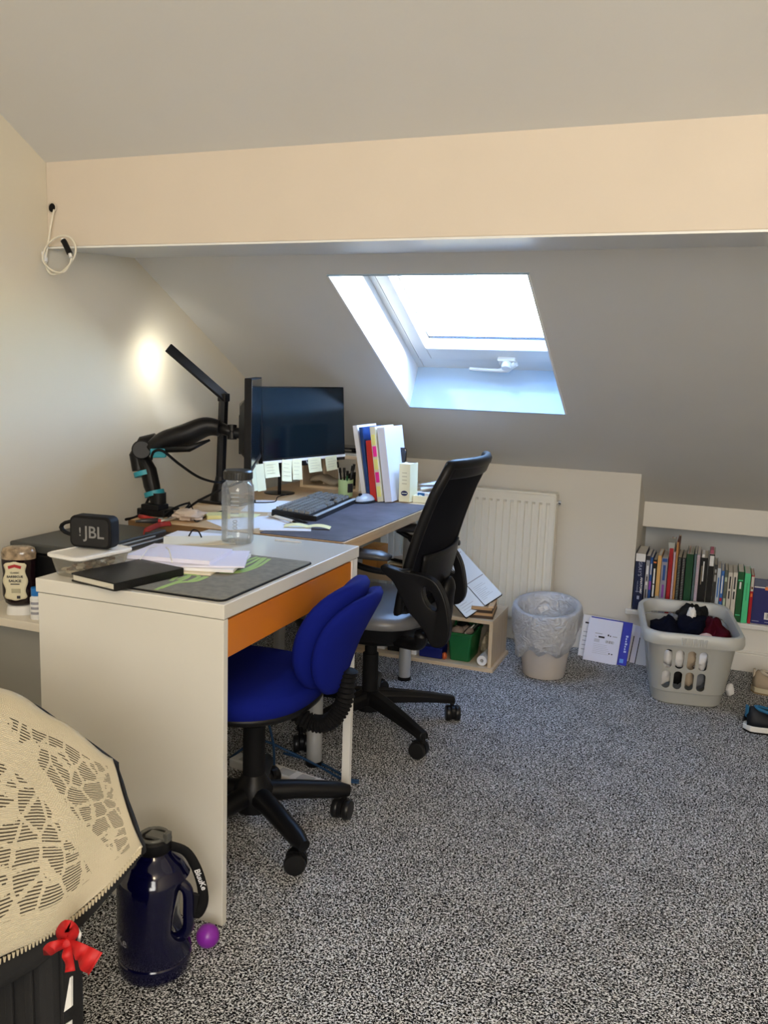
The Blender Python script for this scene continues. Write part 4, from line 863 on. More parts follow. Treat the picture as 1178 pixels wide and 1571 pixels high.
def throw_mat():
    m, nt, b = nmat('crochet'); L = nt.links.new; b.inputs['Roughness'].default_value = .95
    N = nt.nodes.new; uv = N('ShaderNodeUVMap')
    mp = N('ShaderNodeMapping'); mp.inputs['Scale'].default_value = (1, 1, 1)
    wv = N('ShaderNodeTexWave'); wv.wave_type = 'BANDS'; wv.bands_direction = 'Y'; wv.inputs['Scale'].default_value = 34; wv.inputs['Distortion'].default_value = .6; wv.inputs['Detail'].default_value = 1
    cell = N('ShaderNodeTexVoronoi'); cell.feature = 'DISTANCE_TO_EDGE'; cell.inputs['Scale'].default_value = 12; cell.inputs['Randomness'].default_value = .8
    small = N('ShaderNodeTexNoise'); small.inputs['Scale'].default_value = 55
    L(uv.outputs[0], mp.inputs[0]); L(mp.outputs[0], wv.inputs[0]); L(mp.outputs[0], cell.inputs['Vector']); L(mp.outputs[0], small.inputs['Vector'])
    def M(op, a, b_=None, c=None):
        n = N('ShaderNodeMath'); n.operation = op
        for i, q in enumerate((a, b_, c)):
            if q is None: continue
            if isinstance(q, (int, float)): n.inputs[i].default_value = q
            else: L(q, n.inputs[i])
        return n.outputs[0]
    sx = N('ShaderNodeSeparateXYZ'); L(mp.outputs[0], sx.inputs[0]); U, V = sx.outputs[0], sx.outputs[1]
    slit = M('GREATER_THAN', wv.outputs[0], .62)
    blob = M('GREATER_THAN', M('ADD', cell.outputs['Distance'], M('MULTIPLY', M('SUBTRACT', small.outputs[0], .5), .20)), .075)
    # plain borders: near the hem, the right edge and the back; an arched plain band between the two motifs
    inside = M('MULTIPLY', M('LESS_THAN', V, .90), M('GREATER_THAN', V, .30)); inside = M('MULTIPLY', inside, M('LESS_THAN', U, 1.14))
    du = M('SUBTRACT', U, .42); dv = M('SUBTRACT', V, 1.02); rr_ = M('SQRT', M('ADD', M('MULTIPLY', du, du), M('MULTIPLY', dv, dv)))
    band = M('LESS_THAN', M('ABSOLUTE', M('SUBTRACT', rr_, .60)), .045)
    out_ = M('MULTIPLY', M('GREATER_THAN', rr_, .60), M('LESS_THAN', V, .36))
    keep = M('MULTIPLY', inside, M('SUBTRACT', 1, M('MINIMUM', 1, M('ADD', band, out_))))
    hole = M('MULTIPLY', M('MULTIPLY', slit, blob), keep)
    mx = N('ShaderNodeMix'); mx.data_type = 'RGBA'; mx.inputs[6].default_value = (.60, .54, .40, 1); mx.inputs[7].default_value = (.045, .035, .022, 1); L(hole, mx.inputs[0]); L(mx.outputs[2], b.inputs['Base Color'])
    fine = N('ShaderNodeTexWave'); fine.bands_direction = 'Y'; fine.inputs['Scale'].default_value = 60; fine.inputs['Distortion'].default_value = 3; L(mp.outputs[0], fine.inputs[0])
    bp_ = N('ShaderNodeBump'); bp_.inputs['Strength'].default_value = .6; bp_.inputs['Distance'].default_value = .003; L(M('SUBTRACT', fine.outputs[0], M('MULTIPLY', hole, 2)), bp_.inputs['Height']); L(bp_.outputs[0], b.inputs['Normal'])
    return m
def uvgrid(fn, nu, nv, su, sv, fuv=None):
    b = B(); uvl = b.b.loops.layers.uv.new('uv'); V = [[b.b.verts.new(fn(i/nu, j/nv)) for j in range(nv+1)] for i in range(nu+1)]
    for i in range(nu):
        for j in range(nv):
            f = b.b.faces.new((V[i][j], V[i+1][j], V[i+1][j+1], V[i][j+1]))
            for l, (a, c) in zip(f.loops, ((i, j), (i+1, j), (i+1, j+1), (i, j+1))): l[uvl].uv = (a/nu*su, c/nv*sv)
    return b
th = thing('crochet_throw', 'cream crochet throw draped over the black suitcase in the near left corner', 'blanket', (-1.0, .95, .58))
obj('knitted_cloth', uvgrid(lambda u, v: surf(rows, u, v)+Vector((0, 0, .003*math.sin(u*23+v*9))), 60, 40, 1.2, 1.0), throw_mat(), th, world=True, smooth=True, solid=.004)
hemp = [surf(rows, u/90, 1.0) for u in range(30, 91)]
b = B()
for k in range(len(hemp)-1):
    for q in (0,):
        p = hemp[k].lerp(hemp[k+1], q); b.tube([p, p+Vector((.0015, -.002, -.007))], [.0024, .0012], 5)
tag(obj('hem_picots', b, mat('hem_yarn', (.42, .37, .26), .9), th, world=True), kind='stuff')
# black quilted layer under the throw
rows2 = [[p+Vector((0, .01, -.012)) for p in rows[0]]]+[[p+Vector((0, .012, -.014)) for p in r] for r in rows[1:4]]+[[p+Vector((-.004*(i > 2), .008, -.012)) for i, p in enumerate(rows[4])], [p+Vector((-.030*(i > 2)-.03*(i > 3), .02, -.045+.008*(i > 3))) for i, p in enumerate(rows[4])]]
bl = tag(obj('black_blanket', B().grid(lambda u, v: surf(rows2, u, v), 50, 36), mat('black_quilt', (.005, .005, .006), .9, bump=.4, bscale=80), smooth=True, solid=.010), 'black padded cloth showing below the hem of the crochet throw', 'blanket')
tag(obj('holdall', crumple((-1.08, 1.03, .53), .15, .040, .07, 8, n=24, amp=.15), SUIT, smooth=True), 'black holdall bulging beneath the crochet throw', 'bag')
# red ribbon bow tied on the suitcase
RB = mat('red_ribbon', (.42, .003, .004), .6)
rbn = thing('ribbon_bow', 'bright red ribbon tied in a bow on the suitcase handle', 'ribbon', at(108, 1440, y=.83))
k0 = at(103, 1446, y=.83)
def strip(pts, ws, m_=RB, name='ribbon_loop', par=rbn):
    pts = smoothpts(pts, 5); n_ = len(pts); b = B(); V = []
    for i, p in enumerate(pts):
        t_ = (pts[min(i+1, n_-1)]-pts[max(0, i-1)]).normalized(); s_ = t_.cross(FWD).normalized(); w_ = ws[0]+(ws[1]-ws[0])*i/(n_-1)
        V.append((b.b.verts.new(p+s_*w_/2), b.b.verts.new(p-s_*w_/2+FWD*.004*math.sin(i))))
    for a, c in zip(V, V[1:]): b.b.faces.new((a[0], a[1], c[1], c[0]))
    return obj(name, b, m_, par, world=True, solid=.0009, smooth=True)
strip([k0, at(95, 1432, y=.82), at(103, 1420, y=.81), at(113, 1428, y=.82), k0], (.017, .014))
strip([k0, at(88, 1450, y=.82), at(73, 1460, y=.82), at(80, 1452, y=.81), k0], (.016, .012))
strip([k0, at(120, 1458, y=.82), at(132, 1468, y=.82), at(146, 1480, y=.82)], (.014, .036), name='ribbon_tail')
strip([k0, at(104, 1465, y=.82), at(108, 1490, y=.82)], (.013, .013), name='ribbon_tail')
obj('knot', crumple(k0, .009, .008, .008, 5, n=12), RB, rbn, world=True, smooth=True)
tag(obj('handle_loop', B().tube([at(113, 1440, y=.835), at(114, 1430, y=.83), at(120, 1426, y=.83), at(123, 1432, y=.83), at(120, 1448, y=.84)], .0022, 6), WPL, sc_, world=True, smooth=True))
# ------------------------------------------------------------------ big blue jug
JM = Matrix.Translation((-1.012, 1.390, .0005)) @ Matrix.Scale(1.07, 4)
jg = thing('water_jug', 'big dark blue drinking jug with a moulded handle on the carpet', 'jug', M=JM)
JB = mat('jug_blue', (.0012, .0012, .022), .12, coat=.25)
HA = math.radians(22)      # handle direction
rings = []
for z, r_ in [(0, .055), (.004, .064), (.012, .069), (.035, .070), (.038, .068), (.045, .070), (.10, .070), (.19, .070), (.202, .068), (.225, .055), (.243, .036), (.250, .031)]:
    ring_ = []
    for i in range(48):
        a = 2*PI*i/48; k = max(0, math.cos(a-HA)); cut = 0
        if .045 < z < .20: cut = .040*k**3*min(1, (z-.045)/.04, (.20-z)/.03) if k > 0 else 0
        ring_.append(Vector(((r_-cut)*math.cos(a), (r_-cut)*math.sin(a), z)))
    rings.append(ring_)
R2 = []
for a, c in zip(rings, rings[1:]):
    for t_ in (0, .34, .67): R2.append([p.lerp(q, t_) for p, q in zip(a, c)])
R2.append(rings[-1])
obj('jug_body', B().loft(R2), JB, jg, smooth=40)
hd_ = Vector((math.cos(HA), math.sin(HA), 0))
obj('moulded_handle', B().tube(smoothpts([hd_*.045+Vector((0, 0, .185)), hd_*.064+Vector((0, 0, .165)), hd_*.066+Vector((0, 0, .12)), hd_*.064+Vector((0, 0, .085)), hd_*.045+Vector((0, 0, .06))], 5), .011, 12), JB, jg, smooth=True)
obj('screw_cap', B().lathe([(.033, .2505), (.034, .252), (.034, .272), (.030, .276), (.001, .276)], 32), BLK, jg, smooth=40)
obj('lid_ring', B().tube([(.026*math.cos(a), .026*math.sin(a), .278) for a in [2*PI*i/20 for i in range(20)]], .004, 6, closed=True), mat('smoke_plastic', (.10, .10, .09), .2), jg, smooth=True)
obj('lid_flap', B().bb((-.012, -.012, .276), (.03, .012, .283)), MATS['smoke_plastic'], jg, bev=.002)
obj('lid_latch', B().bb((.026, -.008, .272), (.036, .008, .292)), MATS['smoke_plastic'], jg, bev=.002)
def jp(pts): return [hd_*r_+Vector((0, 0, z)) for r_, z in pts]
sl = smoothpts(jp([(.030, .258), (.060, .247), (.080, .215), (.092, .175), (.094, .14), (.082, .115), (.074, .13), (.080, .16)]), 5)
CV = Vector((math.sin(HA), -math.cos(HA), 0)); obj('carry_strap', B().tube(sl, .010, 8, flat=.18, up=CV), BLKM, jg, smooth=True)
tM = JM @ Matrix.Rotation(HA, 4, 'Z')
# strap lettering follows the outward bend
ang = math.atan2(.040, -.012)
sd_ = Vector((math.sin(0), 0, 0))
_z = Vector((0, 0, 1)); text('BluuKe', .0165, frame(JM @ (hd_*.0895+_z*.190)+CV*.0030, hd_*.34-_z*.94, hd_*.94+_z*.34), PAPER, jg, bold=.02)
tc_ = text('BluuKe', .026, Matrix.Identity(4), mat('faded_print', (.55, .55, .60), .5), None, bold=.02)
for v in tc_.data.vertices:
    a = math.radians(-131)+v.co.x/.0705; v.co = Vector((.0708*math.cos(a)+0, .0708*math.sin(a), .090+v.co.y))
tc_.parent = jg; WM[tc_.name] = JM
tag(obj('purple_ball', B().loft(ell(.0255, .0255, .0255, cx=-.948, cy=1.492, cz=.0257, n=32, half=False)), mat('purple_rubber', (.23, .02, .36), .35), smooth=True), 'small purple rubber ball by the foot of the white desk', 'ball')
# ------------------------------------------------------------------ floor leads under the desks
ps = thing('power_strip', 'white power strip on the carpet under the white desk', 'power strip', M=Matrix.Translation((-1.19, 2.262, .0005)) @ Matrix.Rotation(math.radians(-10), 4, 'Z'))
obj('strip_body', B().bb((-.17, -.028, 0), (.17, .028, .030)), WPL, ps, bev=.004)
for k in range(4): obj('socket', B().bb((-.14+.075*k, -.018, .0301), (-.09+.075*k, .018, .0306)), mat('socket_grey', (.5, .5, .48), .5), ps)
BC2 = mat('blue_lead', (.01, .05, .13), .5)
cable('dark blue lead trailing over the power strip to the desk leg', [(-1.38, 2.30, .012), (-1.30, 2.34, .07), (-1.20, 2.36, .045), (-1.08, 2.36, .012), (-1.00, 2.33, .006), (-.945, 2.33, .005)], .004, BC2)
cable('dark lead crossing diagonally down to the power strip', [(-1.33, 2.40, .20), (-1.25, 2.34, .09), (-1.20, 2.262, .036)], .004, BC2)
cable('blue lead lying flat behind the blue chair castor', [(-1.25, 2.42, .005), (-1.10, 2.40, .005), (-.99, 2.345, .005), (-.95, 2.345, .005)], .004, BC2)
# ------------------------------------------------------------------ things in and on the low shelf unit
BT = .0165
gc = thing('green_crate', 'green plastic basket of odds and ends in the low shelf unit', 'basket', (-.985, 3.63, BT))
GR = mat('crate_green', (.008, .13, .035), .4)
def rr4(cx, cy, w_, d_, z, r_=.012): return [Vector((x, y, z)) for x, y in rrect(w_, d_, r_, 4, cx, cy)]
obj('crate_body', B().loft([rr4(0, 0, .088, .155, .001), rr4(0, 0, .108, .185, .118), rr4(0, 0, .116, .193, .120), rr4(0, 0, .116, .193, .130), rr4(0, 0, .102, .178, .130), rr4(0, 0, .084, .150, .006)]), GR, gc, smooth=30)
tag(obj('bow_handle', B().tube(smoothpts([(-.054, .02, .128), (-.05, .05, .150), (0, .06, .155), (.05, .05, .150), (.054, .02, .128)], 5), .004, 6), GR, gc, smooth=True))
for k, (dx, dy, m_, lab_) in enumerate(((-.022, -.045, mat('taupe', (.28, .22, .19), .8), 'taupe knob-like lump'), (.014, -.02, MATS['taupe'], 'second taupe lump'), (-.02, .04, BLKM, 'black pouch'))):
    tag(obj('trinket', crumple((-.985+dx, 3.63+dy, BT+.125), .030, .028, .022, 4+k, n=16), m_, smooth=True), lab_+' lying in the green basket', 'trinket', 'odds and ends in the green basket')
for k in range(4): stick('pencil', ['black', 'white', 'grey', 'dark'][k]+' pencil sticking out of the green basket', 'pencil', (-.985+.01*k, 3.57+.008*k, BT+.115), (-.955+.012*k, 3.60+.02*k, BT+.152), .0028, [BLK, WPL, STEEL, BLKM][k])
pr_ = thing('paper_roll', 'white paper roll lying at the right end of the low shelf unit', 'roll', (-.880, 3.60, BT))
b = B(); rr_ = [(.008, 0), (.022, 0), (.022, .11), (.008, .11), (.008, 0)]
b.lathe(rr_, 28, Matrix.Translation((-.880, 3.535, BT+.0225)) @ Matrix.Rotation(-PI/2, 4, 'X'), cap=False); obj('roll', b, PAPER, pr_, world=True, smooth=40)
tag(obj('cloth_bag', crumple((-.895, 3.69, BT+.050), .030, .05, .050, 9), mat('bag_beige', (.42, .36, .26), .9), smooth=40), 'beige cloth bag stuffed behind the paper roll', 'bag')
tag(obj('blue_tub', B().bb((-1.165, 3.535, BT+.0005), (-1.06, 3.62, BT+.048)), mat('deep_blue', (.006, .012, .13), .3), bev=.004), 'dark blue tub in the low shelf unit left of the green basket', 'tub')
tag(obj('clear_packet', crumple((-1.108, 3.58, BT+.062), .035, .03, .013, 2), mat('packet_grey', (.14, .20, .24), .4), smooth=30), 'grey plastic packet on the dark blue tub', 'packet')
tag(obj('orange_plug', crumple((-1.050, 3.545, BT+.016), .011, .01, .016, 6), mat('orange_bit', (.55, .10, .02), .5), smooth=True), 'small orange plug between the blue tub and green basket', 'plug')
tag(obj('white_carton', B().bb((-1.205, 3.54, BT+.0005), (-1.180, 3.64, BT+.060)), PAPER, bev=.001), 'narrow white carton beside the dark blue tub', 'carton')
for k in range(5):
    x = -1.62+.075*k; tag(obj('stored_box', B().bb((x, 3.55, BT+.0005), (x+.06, 3.72, BT+.05+.02*(k % 3))), [mat('box_brown', (.22, .15, .09), .8), BLKM, mat('box_tan', (.5, .42, .3), .8), PAPER, BLKM][k], bev=.002), ['brown', 'short black', 'tan', 'tall white', 'black'][k]+' box stored in the low shelf unit behind the chair', 'box', 'boxes in the low shelf unit')
# planner leaning over small boxes on the unit
tp = thing('wooden_box', 'brown wooden box with dark edges on the right end of the low unit', 'box', (-.89, 3.62, lh))
WB = mat('tan_box', (.50, .30, .14), .6); WB2 = mat('dark_box', (.055, .028, .015), .5)
Mx = Matrix.Translation((-.905, 3.62, lh+.0005)) @ Matrix.Rotation(math.radians(8), 4, 'Z')
for k, m_ in enumerate((WB2, WB, WB2, WB)): obj('layer', B().bb((-.05+.002*k, -.08, .0002+.0125*k), (.05-.002*k, .10, .012+.0125*k), Mx), m_, tp, world=True, bev=.001)
obj('clasp', B().bb((.030, -.092, .052), (.052, .06, .062), Mx), mat('peach', (.72, .48, .28), .6), tp, world=True, bev=.001)
Bp, Cp, Dp = at(711, 838, y=3.75), at(770, 912, y=3.625), at(715, 948, y=3.505)
Ap = Bp+Dp-Cp; pnM = frame(Dp, Cp-Dp, Ap-Dp); pw, ph = (Cp-Dp).length, (Ap-Dp).length
if pnM.col[2].y > 0: pnM = frame(Dp, Cp-Dp, Ap-Dp) 
pn = thing('open_planner', 'open white planner leaning against the radiator on the low unit', 'planner', M=pnM)
SG = 1 if (pnM.to_3x3() @ Vector((0, 0, 1))).dot(FWD) < 0 else -1
obj('page', B().prism(rrect(pw, ph, .006, cx=pw/2, cy=ph/2), 0, .004*SG), mat('page_white', (.78, .84, .88), .7), pn)
obj('back_cover', B().prism(rrect(pw+.004, ph+.004, .006, cx=pw/2, cy=ph/2), -.001*SG, -.006*SG), BLKM, pn)
obj('elastic_strap', B().bb((pw*.50, 0, .0045*SG), (pw*.515, ph, .0055*SG)), INK, pn)
for k in range(9):
    obj('print_line', B().bb((pw*.06, ph*(.06+.045*k), .0042*SG), (pw*(.20+.2*R.random()), ph*(.064+.045*k), .0046*SG)), GREYINK, pn)
    obj('print_line', B().bb((pw*.57, ph*(.08+.03*k), .0042*SG), (pw*(.68+.2*R.random()), ph*(.083+.03*k), .0046*SG)), GREYINK, pn)
obj('rule_line', B().bb((pw*.30, ph*.42, .0042*SG), (pw*.98, ph*.435, .0046*SG)), GREYINK, pn); obj('rule_line', B().bb((pw*.05, ph*.93, .0042*SG), (pw*.95, ph*.94, .0046*SG)), GREYINK, pn)
# on the raised rack
RZ = .3505
tag(obj('orange_carton', B().bb((-1.475, 3.60, RZ), (-1.405, 3.74, RZ+.115)), mat('orange_wood', (.60, .27, .06), .5), bev=.002), 'orange-brown carton on the raised rack under the wood desk', 'carton')
for k in range(7):
    M = Matrix.Translation((-1.34+.012*k, 3.62+.008*k, RZ+.004+.0115*k)) @ Matrix.Rotation(math.radians(R.uniform(-25, 25)), 4, 'Z')
    tag(obj('stacked_card', B().box((0, 0, 0), (.12, .10, .006), M), [CREAM, BLKM, PAPER, mat('card_brown', (.28, .18, .10), .7), CREAM, BLKM, PAPER][k]), ['lowest cream', 'black, second from the bottom,', 'white, third from the bottom,', 'brown middle', 'cream, above the brown one,', 'black upper', 'white topmost'][k]+' card in the pile on the raised rack', 'card', 'cards piled on the raised rack')
upright('book', 'bright blue book with wavy white letters standing by the raised rack', 'book', -1.218, 3.525, .16, .018, .262, -3, lh+.0005, mat('cover_azure', (.01, .22, .50), .4))
bk_ = [o for o in bpy.data.objects if o.name.startswith('book') and o.get('label', '').startswith('bright blue')][0]
for k in range(5): obj('cover_mark', crumple((.009, -.001, .09+.03*k), .006, .0008, .010, k, n=10), PAPER, bk_)
tag(obj('pink_book', B().bb((-1.18, 3.54, .60), (-1.12, 3.64, .66)), mat('dusty_pink', (.45, .08, .14), .6), bev=.002), 'pink and white packet wedged under the far end of the wood desk', 'packet')
obj('packet_rest', B().bb((-1.185, 3.53, .592), (-1.10, 3.72, .5995)), MAPLEX, rk, world=True); obj('packet_post', B().bb((-1.185, 3.70, .335), (-1.175, 3.72, .592)), MAPLEZ, rk, world=True)
# ------------------------------------------------------------------ waste bin with liner
wb = thing('waste_bin', 'frosted white plastic waste bin with a wide oval rim in front of the knee wall', 'bin', (-.625, 3.60, 0))
BIN = glassy('bin_plastic', (.85, .85, .82), .02, .45, .90, (.88, .83, .78))
def brim(a, h):   # the rim dips at the front and rises at the back
    return h
def bring(r_, z, wave=0, n=56, sd=0, tilt=0, dx=0, dy=0):
    out = []
    for i in range(n):
        a = 2*PI*i/n; k = 1+wave*(noise.noise(Vector((math.cos(a)*3, math.sin(a)*3, sd)))+.5*noise.noise(Vector((math.cos(a)*8, math.sin(a)*8, sd+3))))
        out.append(Vector((r_*k*math.cos(a)+dx, r_*k*math.sin(a)*.95+dy, z+tilt*math.sin(a))))
    return out
binb = B().loft([bring(.002, .004), bring(.082, .004), bring(.086, .002), bring(.088, .008), bring(.112, .18, tilt=.012), bring(.130, .292, tilt=.022), bring(.136, .296, tilt=.024), bring(.136, .302, tilt=.024), bring(.127, .300, tilt=.024), bring(.109, .18, tilt=.012), bring(.084, .012), bring(.002, .010)], cap=False)
bo_ = obj('bin_body', binb, BIN, wb, smooth=40)
for a in (-70, 62):                                      # hand holes
    a_ = math.radians(a); cpx = Vector((.12*math.cos(a_), .114*math.sin(a_), .235))
    fm = frame(cpx, Vector((-math.sin(a_), math.cos(a_), 0)), Vector((.12*math.cos(a_), .12*math.sin(a_), 1.2)))
    c = obj('cutter', B().prism([(.026*math.cos(t_), .020*math.sin(t_)) for t_ in [2*PI*i/20 for i in range(20)]], -.03, .03, fm @ Matrix.Translation((0, 0, 0))), BIN, wb)
    md = bo_.modifiers.new('hole', 'BOOLEAN'); md.object = c; md.operation = 'DIFFERENCE'; md.solver = 'EXACT'
baked(bo_)
for o in [o for o in bpy.data.objects if o.name.startswith('cutter')]: bpy.data.objects.remove(o)
LIN = glassy('liner_film', (.95, .96, .98), .13, .22, .58, (.97, .98, 1.0), crinkle=28)
def liner(i, j, n, rows_):
    a = 2*PI*i/n; r_, z, w_, lo = rows_[j]
    f = 1+w_*(noise.noise(Vector((math.cos(a)*4, math.sin(a)*4, j*.25)))*1.0+.8*noise.noise(Vector((math.cos(a)*11, math.sin(a)*11, j*.3+9))))
    fr_ = .5-.5*math.sin(a)       # 1 at the front
    hang = lo*(.35+.65*fr_**1.5)*(1+.45*noise.noise(Vector((math.cos(a)*2.2, math.sin(a)*2.2, 5))))
    return Vector((r_*f*math.cos(a), r_*f*math.sin(a)*.95, z-hang+.024*math.sin(a)))
rws = [(.05, .09, .2, 0), (.075, .13, .08, 0), (.093, .20, .03, 0), (.117, .28, .012, 0), (.122, .306, .004, 0), (.140, .3075, .004, 0), (.144, .300, .01, 0), (.147, .290, .03, .03), (.144, .285, .05, .07), (.141, .28, .06, .11), (.138, .28, .07, .15)]
n = 72; b = B(); V = [[b.b.verts.new(liner(i, j, n, rws)) for i in range(n)] for j in range(len(rws))]
for j in range(len(rws)-1):
    for i in range(n): b.b.faces.new((V[j][i], V[j][(i+1) % n], V[j+1][(i+1) % n], V[j+1][i]))
ln_ = thing('bin_liner', 'crinkled translucent liner bag folded over the rim of the waste bin', 'bag', (-.625, 3.60, 0))
obj('film', b, LIN, ln_, smooth=True, solid=.0006)
tag(obj('crumpled_paper', crumple((-.625, 3.60, .050), .055, .055, .040, 21, amp=.5), mat('beige_waste', (.66, .58, .46), .9), smooth=30), 'beige crumpled waste showing through the bottom of the bin', 'paper')
# ------------------------------------------------------------------ magazines and mailers leaning on the knee wall
MG = 'magazines leaning on the knee wall'
def leaner(name, label, cat, bl_, wd, h, ang, tilt, m_, th_=.006, yaw=0, grp=MG):
    M = Matrix.Translation(bl_) @ Matrix.Rotation(math.radians(yaw), 4, 'Z') @ Matrix.Rotation(math.radians(-tilt), 4, 'X') @ Matrix.Rotation(math.radians(ang), 4, 'Y')
    t_ = thing(name, label, cat, M=M, group=grp)
    obj('sheet_block', B().bb((0, 0, 0), (wd, th_, h)), m_, t_, bev=.0008); return t_, M
BLUEC = mat('cobalt', (.006, .02, .42), .35)
t_, M_ = leaner('magazine', 'white magazine furthest left behind the addressed envelope', 'magazine', (-.530, 3.925, .002), .16, .190, 3, 22, PAPER, .005, 3)
obj('print_block', B().bb((.012, -.001, .150), (.03, 0, .157)), INK, t_)
for k in range(5): obj('print_line', B().bb((.01, -.001, .03+.02*k), (.028, 0, .033+.02*k)), GREYINK, t_)
t_, M_ = leaner('magazine', 'cobalt blue magazine with white spine lettering behind the envelope', 'magazine', (-.494, 3.882, .002), .185, .198, 1.5, 25, BLUEC, .006, -3)
for k in range(7): obj('spine_print', B().bb((.165, -.001, .060+.0115*k), (.165+.006+.004*(k % 3 == 0), 0, .068+.0115*k)), mat('pale_blue_ink', (.5, .6, .9), .5), t_)
obj('corner_patch', B().bb((.153, -.001, .012), (.170, 0, .030)), mat('light_blue_patch', (.10, .30, .75), .5), t_)
t_, M_ = leaner('envelope', 'white addressed mail pouch with a barcode leaning in front of the blue magazine', 'envelope', (-.500, 3.872, .003), .150, .195, 1.5, 25, mat('envelope_white', (.74, .76, .90), .35, bump=.2, bscale=25), .005, -3)
def pr_(x0_, z0_, x1_, z1_, m_=GREYINK): obj('print_mark', B().bb((x0_, -.0008, z0_), (x1_, 0, z1_)), m_, t_)
pr_(.036, .126, .068, .129); pr_(.092, .122, .098, .130, INK); pr_(.102, .121, .107, .126, INK); pr_(.114, .122, .134, .125)
pr_(.038, .112, .046, .114); pr_(.053, .109, .080, .117, INK)
for k in range(11): pr_(.086+.0036*k, .090, .086+.0036*k+.0008*(1+k % 3), .102, INK if k % 2 else GREYINK)
pr_(.036, .088, .060, .103, mat('pale_grey_ink', (.55, .56, .66), .7))
for k in range(6): pr_(.036, .078-.008*k, .036+.055+.02*R.random(), .0788-.008*k)
pr_(.108, .042, .114, .047, INK); pr_(.120, .041, .126, .046, INK)
for k, (x, lab_, m_) in enumerate(((-.33, 'leftmost white', PAPER), (-.305, 'middle white', LILAC), (-.278, 'rightmost grey-white', mat('offwhite', (.62, .62, .64), .7)))):
    t_, M_ = leaner('magazine', lab_+' magazine of the three edged between envelope and laundry basket', 'magazine', (x, 3.945-.014*k, .002), .085, .168, 5, 24, m_, .006, 0)
    obj('edge_stripe', B().bb((.0, -.001, .0), (.004, 0, .12)), INK, t_)
# ------------------------------------------------------------------ books along the ledge
LZ = .2165; BG = 'books standing on the white ledge'
def lb(z_): return -.322+(z_-35)*.00051
def c_(n_, c, r_=.5): return mat(n_, tuple(v*.85 for v in c), r_, spec=.3)
PG = mat('page_block_white', (.74, .72, .66), .8, bump=.3, bscale=900)
def book(x, th_, h, dp, m_, label, lean=0, kind='book', pages=None, y=4.048, cat='book'):
    M = Matrix.Translation((x, y, LZ)) @ Matrix.Rotation(math.radians(lean), 4, 'Y')
    t_ = thing(kind, label, cat, M=M, group=BG); c = .0014
    obj('cover', B().bb((0, 0, 0), (c, dp, h)), m_, t_); obj('cover', B().bb((th_-c, 0, 0), (th_, dp, h)), m_, t_)
    obj('spine', B().bb((0, -.001, 0), (th_, .0012, h)), m_, t_, bev=.0008)
    obj('page_block', B().bb((c, .0014, .002), (th_-c, dp-.003, h-.003)), pages or PG, t_)
    return t_, M
def spine_text(t_, M, s, size, th_, z, m_, sx=1, bold=0): text(s, size, M @ Matrix.Translation((th_/2, -.0014, z)) @ MX @ Matrix.Rotation(-PI/2, 4, 'Z'), m_, t_, sx=sx, bold=bold)
def marks(t_, th_, segs, m_, wf=.5):
    for z0_, z1_ in segs: obj('spine_print', B().bb((th_*(.5-wf/2), -.0018, z0_), (th_*(.5+wf/2), -.0010, z1_)), m_, t_)
WH = mat('white_print', (.80, .80, .80), .5)
SP = [  # zoom x, thickness, height, depth, material, label
 (38, .045, .262, .215, c_('gray_navy', (.012, .020, .070)), 'thick navy anatomy textbook with a white top band, first on the ledge'),
 (128, .017, .255, .19, c_('slate_cover', (.42, .42, .46)), 'grey and white journal with a black head, next to the anatomy book'),
 (163, .012, .250, .19, c_('mid_blue', (.02, .09, .33)), 'slim blue book right of the grey journal'),
 (188, .017, .240, .19, c_('black_cover', (.006, .006, .007)), 'black paperback with orange and white spine lettering'),
 (224, .017, .262, .19, c_('apricot', (.80, .46, .16)), 'apricot book with a pale grey lower spine'),
 (259, .028, .252, .21, c_('lilac_cover', (.36, .34, .42)), 'wide lilac-grey volume with blue spine print'),
 (316, .018, .315, .23, c_('crimson', (.45, .015, .02)), 'tall crimson clip file poking above the other books'),
 (353, .009, .285, .22, c_('pale_pink', (.68, .50, .62)), 'thin pale pink folder beside the crimson file'),
 (372, .009, .330, .22, c_('tan_folder', (.55, .27, .09)), 'tan folder, tallest on the ledge'),
 (391, .017, .262, .21, c_('spiral_black', (.014, .014, .016)), 'black spiral notebook left of the other spiral one'),
 (426, .017, .262, .21, MATS['spiral_black'], 'second black spiral notebook, touching the green folder'),
 (461, .032, .282, .22, c_('forest', (.010, .075, .028)), 'thick forest green folder with loose sheets'),
 (526, .010, .285, .22, c_('steel_blue', (.10, .16, .18)), 'thin steel blue pad beside the forest green folder'),
 (547, .014, .282, .22, c_('rose_white', (.60, .50, .58)), 'spiral pad with a rosy white coil'),
 (576, .034, .272, .20, MATS['black_cover'], 'thick black volume with small white lettering down its spine'),
 (644, .026, .290, .20, MATS['black_cover'], 'black volume with a white label at its head'),
 (697, .012, .245, .18, c_('charcoal', (.05, .05, .05)), 'thin charcoal book after the labelled black one'),
 (722, .016, .232, .18, c_('ice', (.62, .70, .80)), 'ice white book, first of the shorter ones'),
 (755, .014, .222, .17, c_('cornflower', (.05, .18, .55)), 'cornflower blue paperback right of the ice white book'),
 (784, .014, .226, .17, c_('olive_grey', (.13, .15, .12)), 'mottled olive paperback before the ivory twins'),
 (813, .019, .218, .19, c_('ivory', (.78, .74, .66)), 'left one of two ivory twin textbooks'),
 (852, .019, .220, .19, MATS['ivory'], 'right one of two ivory twin textbooks'),
 (891, .026, .226, .19, c_('racing_green', (.010, .11, .030)), 'dark green textbook right of the ivory pair'),
 (944, .026, .222, .18, c_('mint', (.10, .72, .33)), 'bright mint green book near the ledge end'),
 (997, .013, .215, .17, c_('cherry', (.50, .010, .02)), 'cherry red and cream slim book next to the flat navy one')]
